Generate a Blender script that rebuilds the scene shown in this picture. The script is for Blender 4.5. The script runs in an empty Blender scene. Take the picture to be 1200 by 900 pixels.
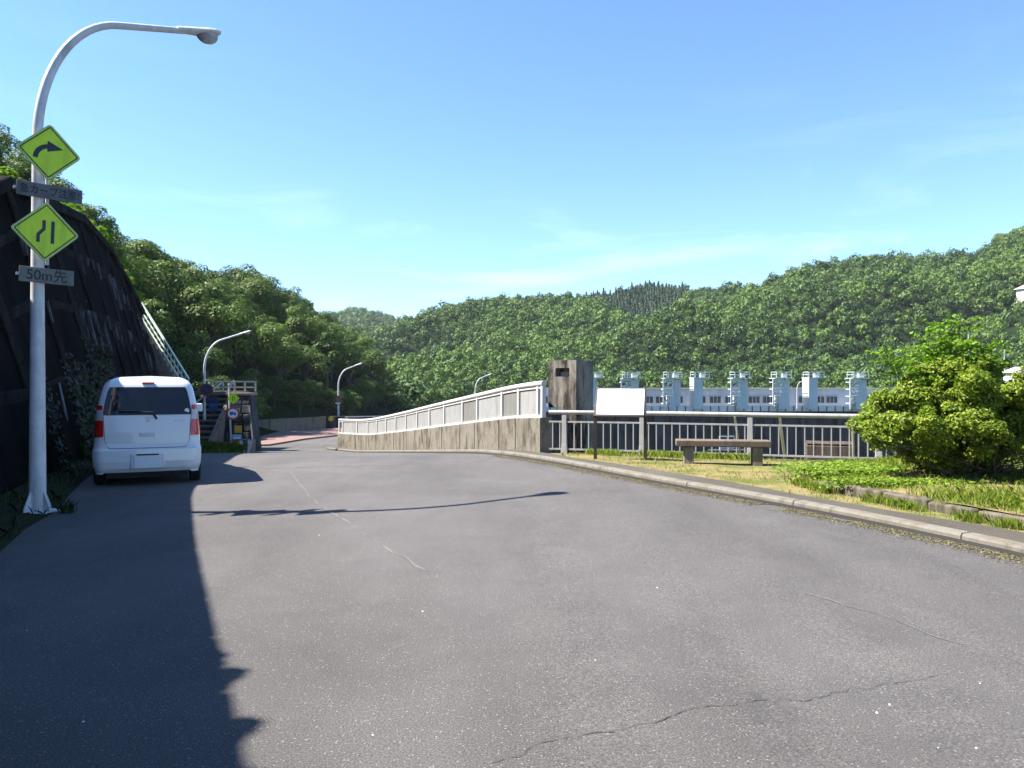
import bpy, math, random
import numpy as np
from mathutils import Vector, Matrix

random.seed(11)
RNG = np.random.default_rng(5)
SC = bpy.context.scene
COL = SC.collection
F, EYE = 900.0, 1.5          # focal length in pixels of the 1200 px photograph, eye height in metres
SUN_AZ, SUN_EL = math.radians(-91), math.radians(53)

# ------------------------------------------------------------------ maths
def sstep(a, b, t):
    t = np.clip((t - a) / (b - a), 0, 1)
    return t * t * (3 - 2 * t)

def dip(y):
    """longitudinal profile of the road: level, over a crest at 16 m, down 9 %, level again"""
    y = np.asarray(y, float)
    a = np.clip(y - 13.5, 0, 6)
    z = -0.088 * a * a / 12
    z = z - 0.088 * np.clip(y - 19.5, 0, 16.5)
    c = np.clip(y - 36, 0, 8)
    z = z - 0.088 * (c - c * c / 16)
    return z

def gz(x, y):
    x = np.asarray(x, float); y = np.asarray(y, float)
    return -0.012 * np.clip(x, 0, 6) * (1 - sstep(20, 40, y)) + dip(y)

def Gz(x, y): return float(gz(x, y))

def gp(px, py, dz=0.0):
    """point of the ground (raised by dz) that the photograph shows at a pixel"""
    u, v = (px - 600) / F, (450 - py) / F
    lo, hi = 1.0, 60.0
    for D in np.arange(1.0, 60.0, 0.05):
        if EYE + v * D < Gz(u * D, D) + dz:
            hi = D; lo = D - 0.05; break
    for _ in range(30):
        m = (lo + hi) / 2
        if EYE + v * m < Gz(u * m, m) + dz: hi = m
        else: lo = m
    return (u * hi, hi)

def at(px, py, D):
    return Vector(((px - 600) / F * D, D, EYE + (450 - py) / F * D))

def resample(poly, step):
    pts = [Vector((p[0], p[1])) for p in poly]
    out = [pts[0].copy()]
    for a, b in zip(pts, pts[1:]):
        L = (b - a).length; n = max(1, int(round(L / step)))
        for i in range(1, n + 1): out.append(a.lerp(b, i / n))
    return out

def smooth_poly(poly, it=2):
    p = [Vector((q[0], q[1])) for q in poly]
    for _ in range(it):
        o = [p[0]]
        for a, b in zip(p, p[1:]):
            o += [a.lerp(b, .25), a.lerp(b, .75)]
        o.append(p[-1]); p = o
    return p

def offset_poly(poly, d):
    """shift a polyline to its right by d"""
    out = []
    for i, p in enumerate(poly):
        a = poly[max(0, i - 1)]; b = poly[min(len(poly) - 1, i + 1)]
        t = (b - a).normalized()
        out.append(Vector((p.x + t.y * d, p.y - t.x * d)))
    return out

# ------------------------------------------------------------------ materials
def newmat(name):
    m = bpy.data.materials.new(name); m.use_nodes = True
    nt = m.node_tree
    b = nt.nodes['Principled BSDF']
    return m, nt, b

def ramp(nt, fac, stops):
    r = nt.nodes.new('ShaderNodeValToRGB')
    e = r.color_ramp.elements
    while len(e) < len(stops): e.new(0.5)
    for el, (p, c) in zip(e, stops):
        el.position = p; el.color = (*c, 1) if len(c) == 3 else c
    nt.links.new(fac, r.inputs[0])
    return r.outputs[0]

def coords(nt, scale=(1, 1, 1), kind='Object'):
    t = nt.nodes.new('ShaderNodeTexCoord'); mp = nt.nodes.new('ShaderNodeMapping')
    mp.inputs['Scale'].default_value = scale
    nt.links.new(t.outputs[kind], mp.inputs[0])
    return mp.outputs[0]

def noise(nt, vec, scale, detail=4, rough=.55, dist=0):
    n = nt.nodes.new('ShaderNodeTexNoise')
    n.inputs['Scale'].default_value = scale; n.inputs['Detail'].default_value = detail
    n.inputs['Roughness'].default_value = rough; n.inputs['Distortion'].default_value = dist
    nt.links.new(vec, n.inputs['Vector'])
    return n.outputs[0]

def mixc(nt, fac, a, b, blend='MIX'):
    m = nt.nodes.new('ShaderNodeMix'); m.data_type = 'RGBA'; m.blend_type = blend
    for s, v in ((m.inputs[0], fac), (m.inputs[6], a), (m.inputs[7], b)):
        if isinstance(v, (int, float)): s.default_value = v
        elif isinstance(v, tuple): s.default_value = (*v, 1)
        else: nt.links.new(v, s)
    return m.outputs[2]

def math_(nt, op, a, b=0.0, c=None):
    m = nt.nodes.new('ShaderNodeMath'); m.operation = op
    for i, v in enumerate((a, b) if c is None else (a, b, c)):
        if isinstance(v, (int, float)): m.inputs[i].default_value = v
        else: nt.links.new(v, m.inputs[i])
    return m.outputs[0]

def bump(nt, b, h, strength, dist=.01):
    n = nt.nodes.new('ShaderNodeBump'); n.inputs['Strength'].default_value = strength
    n.inputs['Distance'].default_value = dist
    nt.links.new(h, n.inputs['Height']); nt.links.new(n.outputs[0], b.inputs['Normal'])

def mat(name, c1, c2=None, scale=6, rough=.7, metal=0, spec=.4, bmp=0.0, bscale=60, stretch=(1, 1, 1), coat=0, lo=.35, hi=.65, dirt=None):
    m, nt, b = newmat(name)
    b.inputs['Roughness'].default_value = rough; b.inputs['Metallic'].default_value = metal
    b.inputs['Specular IOR Level'].default_value = spec; b.inputs['Coat Weight'].default_value = coat
    c2 = c2 or tuple(v * .86 for v in c1)
    v = coords(nt, stretch)
    col = ramp(nt, noise(nt, v, scale, 6, .6), [(lo, c1), (hi, c2)])
    if dirt:
        v2 = coords(nt, (1, 1, .18))
        col = mixc(nt, ramp(nt, noise(nt, v2, dirt[1], 5, .65), [(.5, (0, 0, 0)), (.72, (1, 1, 1))]), col, dirt[0])
    nt.links.new(col, b.inputs['Base Color'])
    if bmp: bump(nt, b, noise(nt, v, bscale, 5, .6), bmp)
    return m

def leafmat(name, dark, light, tint=False, trans=.35, obj=True, warm=None):
    m, nt, b = newmat(name)
    g = nt.nodes.new('ShaderNodeNewGeometry')
    fac = g.outputs['Random Per Island']
    if tint:
        a = nt.nodes.new('ShaderNodeAttribute'); a.attribute_name = 'tint'
        fac = math_(nt, 'MULTIPLY_ADD', fac, .3, math_(nt, 'MULTIPLY', a.outputs['Fac'], .7))
    elif obj:
        o = nt.nodes.new('ShaderNodeObjectInfo')
        fac = math_(nt, 'MULTIPLY_ADD', fac, .4, math_(nt, 'MULTIPLY', o.outputs['Random'], .6))
    stops = [(0, dark), (.75, light)]
    if warm: stops.append((1, warm))
    c = ramp(nt, fac, stops)
    nt.links.new(c, b.inputs['Base Color'])
    b.inputs['Roughness'].default_value = .55; b.inputs['Specular IOR Level'].default_value = .25
    t = nt.nodes.new('ShaderNodeBsdfTranslucent')
    nt.links.new(mixc(nt, 1.0, c, (.9, 1.0, .35), 'MULTIPLY'), t.inputs[0])
    s = nt.nodes.new('ShaderNodeMixShader'); s.inputs[0].default_value = trans
    nt.links.new(b.outputs[0], s.inputs[1]); nt.links.new(t.outputs[0], s.inputs[2])
    nt.links.new(s.outputs[0], nt.nodes['Material Output'].inputs[0])
    return m

def asphalt(name, c1, c2, speck=1.0, patch=True):
    m, nt, b = newmat(name)
    v = coords(nt)
    base = ramp(nt, noise(nt, v, .22, 6, .62, .6), [(.36, c1), (.64, c2)])
    # streaks and repaired lanes along the road
    v2 = coords(nt, (1.1, .22, 1))
    st = ramp(nt, noise(nt, v2, .9, 5, .6, .3), [(.42, (1, 1, 1)), (.62, (.86, .855, .85))])
    base = mixc(nt, 1.0, base, st, 'MULTIPLY')
    v4 = coords(nt)
    pt = ramp(nt, noise(nt, v4, 1.7, 6, .62, .8), [(.38, (.91, .91, .915)), (.55, (1, 1, 1)), (.72, (1.07, 1.06, 1.05))])
    base = mixc(nt, .8, base, pt, 'MULTIPLY')
    fine = noise(nt, v, 105, 5, .8)
    grain = ramp(nt, fine, [(.36, (.28, .28, .29)), (.52, (1, 1, 1)), (.64, (1.9, 1.82, 1.72))])
    base = mixc(nt, .85, base, grain, 'MULTIPLY')
    vo = nt.nodes.new('ShaderNodeTexVoronoi'); vo.inputs['Scale'].default_value = 75
    nt.links.new(v, vo.inputs['Vector'])
    sep = nt.nodes.new('ShaderNodeSeparateColor'); nt.links.new(vo.outputs['Color'], sep.inputs[0])
    pick = math_(nt, 'GREATER_THAN', sep.outputs[0], .80)
    size = math_(nt, 'MULTIPLY_ADD', sep.outputs[1], .28, .10)
    near = math_(nt, 'LESS_THAN', vo.outputs['Distance'], size)
    k = math_(nt, 'MULTIPLY', math_(nt, 'MULTIPLY', pick, near), .6 * speck)
    base = mixc(nt, k, base, (.29, .275, .25))
    nt.links.new(base, b.inputs['Base Color'])
    b.inputs['Roughness'].default_value = .88; b.inputs['Specular IOR Level'].default_value = .22
    bump(nt, b, fine, .8, .008)
    return m

def stained(name, clean, dark, amount=.5, brown=(.10, .075, .05), bs=.35, scale=2.2, zs=.12):
    """weathered concrete: grain, run-down streaks and mould"""
    m, nt, b = newmat(name)
    v = coords(nt); vs = coords(nt, (1, 1, zs))
    c = ramp(nt, noise(nt, v, 14, 6, .65), [(.3, clean), (.75, tuple(q * .72 for q in clean))])
    f = noise(nt, vs, scale * 2.2, 7, .68, .2)
    c = mixc(nt, ramp(nt, f, [(.62 - amount * .35, (0, 0, 0)), (.74 - amount * .25, (1, 1, 1))]), c, dark)
    g = noise(nt, v, scale * .8, 6, .7, .5)
    c = mixc(nt, ramp(nt, g, [(.5, (0, 0, 0)), (.66, (.75, .75, .75))]), c, brown)
    nt.links.new(c, b.inputs['Base Color'])
    b.inputs['Roughness'].default_value = .95; b.inputs['Specular IOR Level'].default_value = .02 if max(clean) < .08 else .15
    bump(nt, b, noise(nt, v, 45, 6, .7), bs, .01)
    return m

M = {}
M['asphalt'] = asphalt('asphalt', (.082, .077, .0745), (.110, .103, .099))
M['walkway'] = asphalt('walkway asphalt', (.072, .063, .050), (.096, .085, .068), .4)
M['brickred'] = mat('red paving', (.19, .112, .093), (.155, .10, .085), 3, .9, bmp=.3)
M['kerb'] = stained('kerb concrete', (.175, .162, .138), (.095, .086, .07), .28, (.12, .095, .065), .5, 3)
M['concrete'] = stained('weathered concrete', (.185, .168, .138), (.060, .050, .038), .40, (.10, .082, .058), .4, 1.3, .5)
M['pillar'] = stained('pillar concrete', (.26, .235, .20), (.028, .024, .022), .62, (.14, .115, .09), .4, 1.8, .2)
M['parapet'] = stained('far parapet concrete', (.20, .175, .135), (.10, .08, .06), .35, (.2, .15, .1), .3, 1.4)
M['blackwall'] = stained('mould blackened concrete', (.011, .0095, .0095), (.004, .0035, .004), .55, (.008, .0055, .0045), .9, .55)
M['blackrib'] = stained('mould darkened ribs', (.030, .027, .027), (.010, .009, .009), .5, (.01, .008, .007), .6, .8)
M['efflorescence'] = stained('lime bloom on concrete', (.17, .17, .18), (.03, .028, .028), .5, (.02, .017, .017), .5, 3)
M['stone'] = stained('dark stone masonry', (.075, .075, .082), (.012, .012, .013), .55, (.03, .027, .027), 1.0, 1.6)
M['stair'] = stained('stair concrete', (.22, .18, .147), (.10, .075, .055), .3, (.19, .13, .1), .4, 2)
M['whitepaint'] = mat('white paint weathered', (.48, .48, .475), (.41, .41, .40), 5, .45, dirt=((.40, .38, .33), 9))
M['panel'] = mat('white railing panel', (.265, .265, .26), (.23, .23, .224), 3, .5, dirt=((.165, .16, .148), 4))
M['panelgrey'] = mat('greyed railing panel', (.165, .165, .152), (.135, .135, .125), 3, .55, dirt=((.14, .13, .1), 6))
M['galv'] = mat('pale lamp post paint', (.60, .60, .62), (.48, .48, .50), 7, .4, dirt=((.33, .32, .30), 7))
M['rail'] = mat('fence paint', (.34, .34, .335), (.28, .28, .275), 4, .5, dirt=((.22, .21, .19), 10))
M['railgreen'] = mat('pale green stair rail paint', (.68, .74, .62), (.56, .63, .5), 5, .5)
M['steel'] = mat('dull steel', (.32, .32, .33), (.24, .24, .25), 12, .4, metal=.6)
M['darksteel'] = mat('dark bracket', (.06, .06, .06), None, 8, .5)
M['lens'] = mat('lamp lens', (.35, .36, .40), (.28, .29, .33), 10, .12, spec=.6)
M['yellowgreen'] = mat('fluorescent sign face', (.60, .80, .008), (.50, .70, .008), 9, .35, dirt=((.40, .55, .02), 9))
M['signedge'] = mat('sign edge', (.42, .46, .36), None, 8, .5)
M['black'] = mat('black sign paint', (.012, .015, .03), None, 8, .4)
M['plategrey'] = mat('faded plate', (.125, .13, .135), (.09, .094, .10), 9, .6, dirt=((.06, .063, .068), 8))
M['platelight'] = mat('grey distance plate', (.165, .175, .16), (.125, .132, .12), 9, .6, dirt=((.10, .115, .10), 8))
M['letter'] = mat('faded lettering', (.006, .009, .018), None, 8, .5)
M['red'] = mat('sign red', (.48, .03, .03), (.40, .025, .03), 9, .4)
M['maroon'] = mat('backlit red ring', (.22, .045, .045), (.17, .04, .04), 9, .5)  # ring red darkened to carry the backlit look of the signs
M['blue'] = mat('sign blue', (.03, .12, .42), None, 9, .4)
M['dullblue'] = mat('dull blue board', (.025, .05, .11), None, 9, .5)
M['white'] = mat('sign white', (.78, .78, .76), (.72, .72, .70), 9, .45)
M['boardwhite'] = mat('information board face', (.86, .86, .83), (.82, .82, .79), 4, .4)
M['faint'] = mat('sun bleached print', (.42, .43, .45), (.5, .5, .52), 4, .5)
M['brown'] = mat('brown steel post', (.045, .028, .020), (.03, .02, .015), 9, .5)
M['bench'] = stained('bench wood', (.15, .12, .095), (.08, .065, .05), .3, (.13, .1, .08), .4, 3)
M['benchleg'] = stained('bench concrete leg', (.26, .24, .20), (.10, .09, .08), .4, (.15, .12, .09), .4, 3)
M['orange'] = mat('orange box', (.62, .30, .03), (.5, .24, .03), 9, .5)
M['yellow'] = mat('yellow hazard paint', (.62, .47, .03), (.5, .38, .03), 9, .55)
M['skyblue'] = mat('pale blue board', (.30, .45, .60), None, 9, .5)
M['carpaint'] = mat('white car paint', (.60, .61, .63), (.585, .595, .62), 1.5, .22, coat=.6, spec=.5)
M['carglass'] = mat('dark car glass', (.010, .011, .014), (.006, .007, .009), 3, .05, spec=.5)
M['rubber'] = mat('tyre rubber', (.015, .015, .016), None, 20, .85)
M['alloy'] = mat('wheel rim', (.45, .45, .46), None, 10, .35, metal=.8)
M['gap'] = mat('panel gap', (.02, .02, .022), None, 10, .7)
M['tailred'] = mat('tail lamp red', (.55, .012, .010), (.42, .01, .01), 5, .12, coat=.5)
M['tailclear'] = mat('tail lamp clear', (.48, .42, .43), (.40, .34, .36), 22, .12, coat=.5)
M['chrome'] = mat('chrome', (.65, .65, .67), None, 10, .15, metal=1)
M['plate'] = mat('blank number plate', (.62, .65, .70), (.60, .63, .68), 5, .4)
M['bumper'] = M['carpaint']
M['damwall'] = stained('shade darkened dam concrete', (.055, .058, .068), (.016, .018, .022), .5, (.035, .035, .037), .3, .25)  # concrete darkened, the shade on the dam face is in its colour
M['damblue'] = mat('pale blue gatehouse wall', (.38, .43, .49), (.32, .37, .43), .3, .6, dirt=((.26, .29, .33), .7))
M['damwhite'] = mat('white tower render', (.46, .48, .475), (.40, .42, .42), .5, .6, dirt=((.5, .53, .52), .8))
M['damgreen'] = mat('pale green machinery', (.50, .54, .52), (.42, .46, .45), 1, .5)
M['damglass'] = mat('gatehouse window', (.03, .04, .06), None, 1, .12)
M['damledge'] = mat('gate bridge girder', (.36, .35, .32), (.3, .29, .27), .5, .7)
M['beam'] = mat('pale girder panels', (.62, .61, .58), (.52, .51, .48), .5, .7)
M['pinkdull'] = mat('backlit pink sign', (.22, .10, .10), (.18, .085, .085), 9, .5)  # sign red dulled, its backlit look is in the colour
M['boxbrown'] = stained('brown stained concrete', (.10, .078, .06), (.035, .027, .02), .5, (.06, .042, .03), .4, 2)
M['water'] = mat('reservoir water', (.01, .03, .025), (.014, .04, .03), .05, .08, spec=.5, bmp=.1, bscale=1.5)
M['terrain'] = mat('hillside soil with crown shade', (.008, .017, .005), (.014, .022, .007), .08, .95, spec=.05, bmp=.3, bscale=2)  # soil darkened so the gaps between crowns read as shade
M['lawn'] = mat('dry lawn', (.19, .15, .07), (.09, .105, .028), 1.6, .95, spec=.05, bmp=.8, bscale=40, lo=.42, hi=.6)
M['bedsoil'] = mat('planting bed soil', (.10, .12, .03), (.22, .16, .085), 2.2, .95, spec=.05, bmp=.8, bscale=40)
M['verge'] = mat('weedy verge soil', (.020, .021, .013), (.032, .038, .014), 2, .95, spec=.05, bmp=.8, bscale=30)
M['creeper'] = leafmat('creeper leaves', (.006, .012, .004), (.016, .03, .007), obj=False, trans=.2)
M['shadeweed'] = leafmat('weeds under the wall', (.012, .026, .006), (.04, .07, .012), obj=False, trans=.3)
M['edging'] = stained('mossy edging stone', (.14, .12, .095), (.05, .045, .03), .5, (.07, .058, .035), .6, 4)
M['grass'] = leafmat('grass blades', (.11, .19, .02), (.25, .32, .05), obj=False, trans=.45, warm=(.40, .36, .13))
M['drygrass'] = leafmat('dry grass blades', (.15, .20, .04), (.33, .29, .12), obj=False, trans=.3, warm=(.40, .32, .16))
M['weeds'] = leafmat('weeds', (.035, .085, .012), (.085, .17, .02), obj=False, trans=.35)
M['cover'] = leafmat('ground cover leaves', (.09, .155, .015), (.19, .28, .032), obj=False, trans=.35)
M['litter'] = leafmat('gutter litter', (.05, .043, .028), (.14, .118, .075), obj=False, trans=.1, warm=(.24, .23, .06))
M['bush'] = leafmat('azalea leaves', (.075, .135, .012), (.21, .29, .025), obj=False, trans=.4, warm=(.33, .33, .05))
M['sapling'] = leafmat('sapling leaves', (.095, .20, .012), (.19, .33, .03), obj=False, trans=.45)
M['bright'] = leafmat('bright shrub leaves', (.12, .24, .012), (.24, .38, .03), obj=True, trans=.45)
M['treeleaf'] = leafmat('broadleaf crown', (.032, .068, .012), (.105, .155, .028), obj=True, trans=.3)
M['forest'] = leafmat('far broadleaf crowns', (.013, .040, .009), (.098, .165, .022), tint=True, trans=.2, obj=False)
M['cedar'] = leafmat('cedar foliage', (.012, .036, .014), (.032, .07, .02), tint=True, trans=.15, obj=False)
M['bark'] = mat('bark', (.10, .075, .055), (.06, .045, .035), 8, .9, bmp=.6, bscale=25, stretch=(1, 1, .3))
M['twig'] = mat('bare twigs', (.15, .11, .08), (.10, .07, .05), 8, .9)
M['crack'] = mat('crack', (.030, .029, .028), None, 9, .95)
M['seam'] = mat('pale seam', (.125, .118, .112), (.098, .092, .088), 9, .95, lo=.4, hi=.6)
M['rock'] = mat('bare slope', (.20, .17, .11), (.11, .12, .05), .15, .95, bmp=.5, bscale=1)
M['cablegrey'] = mat('utility pole concrete', (.42, .41, .39), None, 2, .8)
M['roofgrey'] = mat('grey roof', (.40, .38, .36), None, 1, .7)
M['housewall'] = mat('pale house wall', (.66, .62, .55), None, 1, .8)
M['polecream'] = mat('cream plastic pole', (.62, .58, .44), (.5, .46, .34), 6, .5)

# ------------------------------------------------------------------ mesh building
SHEETS = ('road', 'lawn', 'planting_bed', 'walkway', 'verge', 'kerb', 'road_crack', 'road_seam', 'water')
class MB:
    def __init__(s): s.v = []; s.f = []
    def add(s, vs, fs):
        o = len(s.v); s.v += [Vector(p) for p in vs]; s.f += [tuple(i + o for i in q) for q in fs]; return s
    def hexa(s, p):   # bottom ring of four, top ring of four
        return s.add(p, [(3, 2, 1, 0), (4, 5, 6, 7), (0, 1, 5, 4), (1, 2, 6, 5), (2, 3, 7, 6), (3, 0, 4, 7)])
    def box(s, c, size, rz=0.0):
        hx, hy, hz = (q / 2 for q in size); ca, sa = math.cos(rz), math.sin(rz)
        P = [(-hx, -hy), (hx, -hy), (hx, hy), (-hx, hy)]
        P = [(c[0] + x * ca - y * sa, c[1] + x * sa + y * ca) for x, y in P]
        return s.hexa([(x, y, c[2] - hz) for x, y in P] + [(x, y, c[2] + hz) for x, y in P])
    def bar(s, a, b, w, h=None):
        a, b = Vector(a), Vector(b); d = (b - a).normalized(); h = h or w
        up = Vector((0, 0, 1)) if abs(d.z) < .95 else Vector((0, 1, 0))
        r = d.cross(up).normalized() * w / 2; u = r.normalized().cross(d) * h / 2
        return s.hexa([a - r - u, a + r - u, a + r + u, a - r + u, b - r - u, b + r - u, b + r + u, b - r + u])
    def tube(s, pts, r, n=12, caps=True):
        pts = [Vector(p) for p in pts]; R = r if isinstance(r, (list, tuple)) else [r] * len(pts)
        t0 = (pts[1] - pts[0]).normalized()
        u = t0.cross(Vector((0, 0, 1)) if abs(t0.z) < .9 else Vector((1, 0, 0))).normalized()
        vs, fs = [], []
        for i, p in enumerate(pts):
            t = (pts[min(i + 1, len(pts) - 1)] - pts[max(i - 1, 0)]).normalized()
            u = (u - t * u.dot(t)).normalized(); w = t.cross(u)
            vs += [p + (u * math.cos(2 * math.pi * k / n) + w * math.sin(2 * math.pi * k / n)) * R[i] for k in range(n)]
        for i in range(len(pts) - 1):
            for k in range(n):
                a = i * n + k; b = i * n + (k + 1) % n
                fs.append((a, b, b + n, a + n))
        if caps:
            fs.append(tuple(reversed(range(n)))); fs.append(tuple((len(pts) - 1) * n + k for k in range(n)))
        return s.add(vs, fs)
    def prism(s, poly, vec):
        poly = [Vector(p) for p in poly]; v = Vector(vec); n = len(poly)
        fs = [tuple(reversed(range(n))), tuple(range(n, 2 * n))] + [(i, (i + 1) % n, (i + 1) % n + n, i + n) for i in range(n)]
        return s.add(poly + [p + v for p in poly], fs)
    def strip(s, A, B):   # sheet between two rows of points
        n = len(A)
        return s.add(list(A) + list(B), [(i, i + 1, n + i + 1, n + i) for i in range(n - 1)])
    def build(s, name, m, parent=None, smooth=35, bevel=0, loc=None):
        me = bpy.data.meshes.new(name); me.from_pydata([tuple(p) for p in s.v], [], s.f); me.update()
        import bmesh
        bm = bmesh.new(); bm.from_mesh(me); bmesh.ops.recalc_face_normals(bm, faces=bm.faces); bm.to_mesh(me); bm.free()
        if name in SHEETS and sum(p.normal.z * p.area for p in me.polygons) < 0: me.flip_normals()
        o = bpy.data.objects.new(name, me); COL.objects.link(o)
        me.materials.append(M[m] if isinstance(m, str) else m)
        if smooth:
            me.polygons.foreach_set('use_smooth', [True] * len(me.polygons)); me.set_sharp_from_angle(angle=math.radians(smooth))
        if bevel:
            b = o.modifiers.new('edge', 'BEVEL'); b.width = bevel; b.segments = 2; b.limit_method = 'ANGLE'; b.angle_limit = math.radians(40)
        if parent: o.parent = parent
        if loc: o.location = loc
        return o

def npmesh(name, V, Fq, m, parent=None, tint=None, smooth=False):
    """mesh from arrays: V n x 3, Fq faces m x k"""
    me = bpy.data.meshes.new(name); k = Fq.shape[1]
    me.vertices.add(len(V)); me.vertices.foreach_set('co', np.asarray(V, np.float32).ravel())
    me.loops.add(Fq.size); me.loops.foreach_set('vertex_index', Fq.astype(np.int32).ravel())
    me.polygons.add(len(Fq)); me.polygons.foreach_set('loop_start', np.arange(0, Fq.size, k, dtype=np.int32))
    me.update(calc_edges=True)
    if tint is not None:
        a = me.attributes.new('tint', 'FLOAT', 'POINT'); a.data.foreach_set('value', np.asarray(tint, np.float32))
    o = bpy.data.objects.new(name, me); COL.objects.link(o); me.materials.append(M[m])
    if parent: o.parent = parent
    return o

def thing(name, label, cat, loc=(0, 0, 0), rz=0.0, group=None):
    o = bpy.data.objects.new(name, None); COL.objects.link(o); o.empty_display_size = .2
    o.location = loc; o.rotation_euler = (0, 0, rz)
    return tag(o, label, cat, group)

def tag(o, label=None, cat=None, group=None, kind=None):
    if label: o['label'] = label
    if cat: o['category'] = cat
    if group: o['group'] = group
    if kind: o['kind'] = kind
    return o

def copy_tree(o, parent=None):
    c = o.copy(); COL.objects.link(c); c.parent = parent
    for ch in list(o.children): copy_tree(ch, c)
    return c

def disc(c, r, n=32, plane='xz'):
    return [(c[0] + r * math.cos(2 * math.pi * k / n), c[1], c[2] + r * math.sin(2 * math.pi * k / n)) for k in range(n)]

def ring(mb, c, r0, r1, depth, n=36):
    """flat annulus in the local xz plane facing -y"""
    vs, fs = [], []
    for k in range(n):
        a = 2 * math.pi * k / n
        for r in (r0, r1):
            for d in (0, -depth): vs.append((c[0] + r * math.cos(a), c[1] + d, c[2] + r * math.sin(a)))
    for k in range(n):
        i, j = 4 * k, 4 * ((k + 1) % n)
        fs += [(i + 1, i + 3, j + 3, j + 1), (i, j, j + 2, i + 2), (i, i + 1, j + 1, j), (i + 2, j + 2, j + 3, i + 3)]
    return mb.add(vs, fs)

def text_mesh(txt, size, name, m, parent, loc, depth=.002, sx=1.0):
    cu = bpy.data.curves.new(name, 'FONT'); cu.body = txt; cu.size = size; cu.extrude = depth; cu.offset = size * .007
    cu.align_x = 'CENTER'; cu.align_y = 'CENTER'
    t = bpy.data.objects.new('tmp', cu); COL.objects.link(t)
    dg = bpy.context.evaluated_depsgraph_get(); dg.update()
    me = bpy.data.meshes.new_from_object(t.evaluated_get(dg))
    bpy.data.objects.remove(t); me.name = name
    for v in me.vertices:      # text lies in xy: stand it up facing -y
        x, y, z = v.co; v.co = (x * sx, -z, y)
    o = bpy.data.objects.new(name, me); COL.objects.link(o)
    me.materials.clear(); me.materials.append(M[m]); o.parent = parent; o.location = loc
    return o

# ------------------------------------------------------------------ leaves
def rand_dirs(n, rng=RNG):
    v = rng.normal(size=(n, 3)); return v / np.linalg.norm(v, axis=1)[:, None]

def leaf_quads(C, Nrm, size, aspect=.55, rng=RNG):
    """rhombic leaves at C facing Nrm"""
    n = len(C); r = rand_dirs(n, rng)
    t = np.cross(Nrm, r); t /= np.linalg.norm(t, axis=1)[:, None] + 1e-9
    b = np.cross(Nrm, t)
    s = (size * rng.uniform(.65, 1.3, n))[:, None]
    V = np.stack([C - t * s, C + b * s * aspect + Nrm * s * .12, C + t * s, C - b * s * aspect + Nrm * s * .12], 1).reshape(-1, 3)
    return V, np.arange(4 * n).reshape(-1, 4)

def clump_leaves(centres, radii, per, size, rng=RNG, flat=.8, jitter=.45, fill=.25, up=.35):
    C, N = [], []
    for c, r in zip(centres, radii):
        n = int(per * (r / np.mean(radii)) ** 2)
        d = rand_dirs(n, rng); d[:, 2] = np.abs(d[:, 2]) * rng.choice([1, 1, 1, -1], n) if True else d[:, 2]
        rr = r * (1 - fill * rng.random(n) ** 1.5)
        p = d * rr[:, None]; p[:, 2] *= flat
        C.append(c + p)
        nn = d + rand_dirs(n, rng) * jitter; nn[:, 2] += up
        N.append(nn / np.linalg.norm(nn, axis=1)[:, None])
    return leaf_quads(np.concatenate(C), np.concatenate(N), size, rng=rng)

# ------------------------------------------------------------------ plan of the place
PARA = smooth_poly([(0.6, 16.5), (-1.0, 21), (-2.45, 25), (-4.5, 31), (-6.9, 37.3), (-8.2, 40.0), (-9.5, 41.8)], 2)
KERB = [gp(*p) for p in [(1200, 654), (1162, 645), (1034, 617), (934, 597), (825, 577), (750, 563), (689, 551), (631, 540.5)]]
_d = (Vector(KERB[0]) - Vector(KERB[1])).normalized()
KERB = [tuple(Vector(KERB[0]) + _d * 14)] + KERB
KERB_LEFT = offset_poly(PARA, -.62)
KERB = smooth_poly(KERB + [(p.x, p.y) for p in KERB_LEFT[1:]] , 1)
WALK_BACK = [gp(*p, .1) for p in [(1200, 625), (1125, 612), (1050, 600), (940, 581), (860, 566), (780, 553), (727, 544.5), (673, 537), (640, 531)]]
_d = (Vector(WALK_BACK[0]) - Vector(WALK_BACK[1])).normalized()
WALK_BACK = [tuple(Vector(WALK_BACK[0]) + _d * 13)] + WALK_BACK
F0, F1 = Vector((0.78, 16.52)), Vector((6.75, 14.4)); FD = (F1 - F0).normalized()
F2 = F0 + FD * 16.5

def Xb(y): return -2.95 - .36 * np.asarray(y, float)       # foot of the retaining wall
def toe(y):   # foot of the wooded hill beyond the wall's end
    return np.interp(y, [40, 44, 50, 60, 75, 95, 120, 160], [-18.6, -18.8, -17.5, -16.3, -15.0, -14.5, -17, -30])
def ztop(y): return np.interp(y, [-20, 3, 4.3, 7.1, 10.4, 13, 15, 19, 26, 33, 38, 42], [6.15, 5.85, 5.55, 4.95, 4.45, 4.75, 5.45, 6.0, 7.1, 7.3, 6.5, 5.4])

def vnoise(x, y, s, seed=0):
    """smooth value noise"""
    x = np.asarray(x, float) / s; y = np.asarray(y, float) / s
    xi, yi = np.floor(x), np.floor(y); fx, fy = x - xi, y - yi
    fx = fx * fx * (3 - 2 * fx); fy = fy * fy * (3 - 2 * fy)
    def h(a, b):
        q = np.sin(a * 127.1 + b * 311.7 + seed * 74.7) * 43758.5453; return q - np.floor(q)
    return (h(xi, yi) * (1 - fx) + h(xi + 1, yi) * fx) * (1 - fy) + (h(xi, yi + 1) * (1 - fx) + h(xi + 1, yi + 1) * fx) * fy - .5

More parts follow.
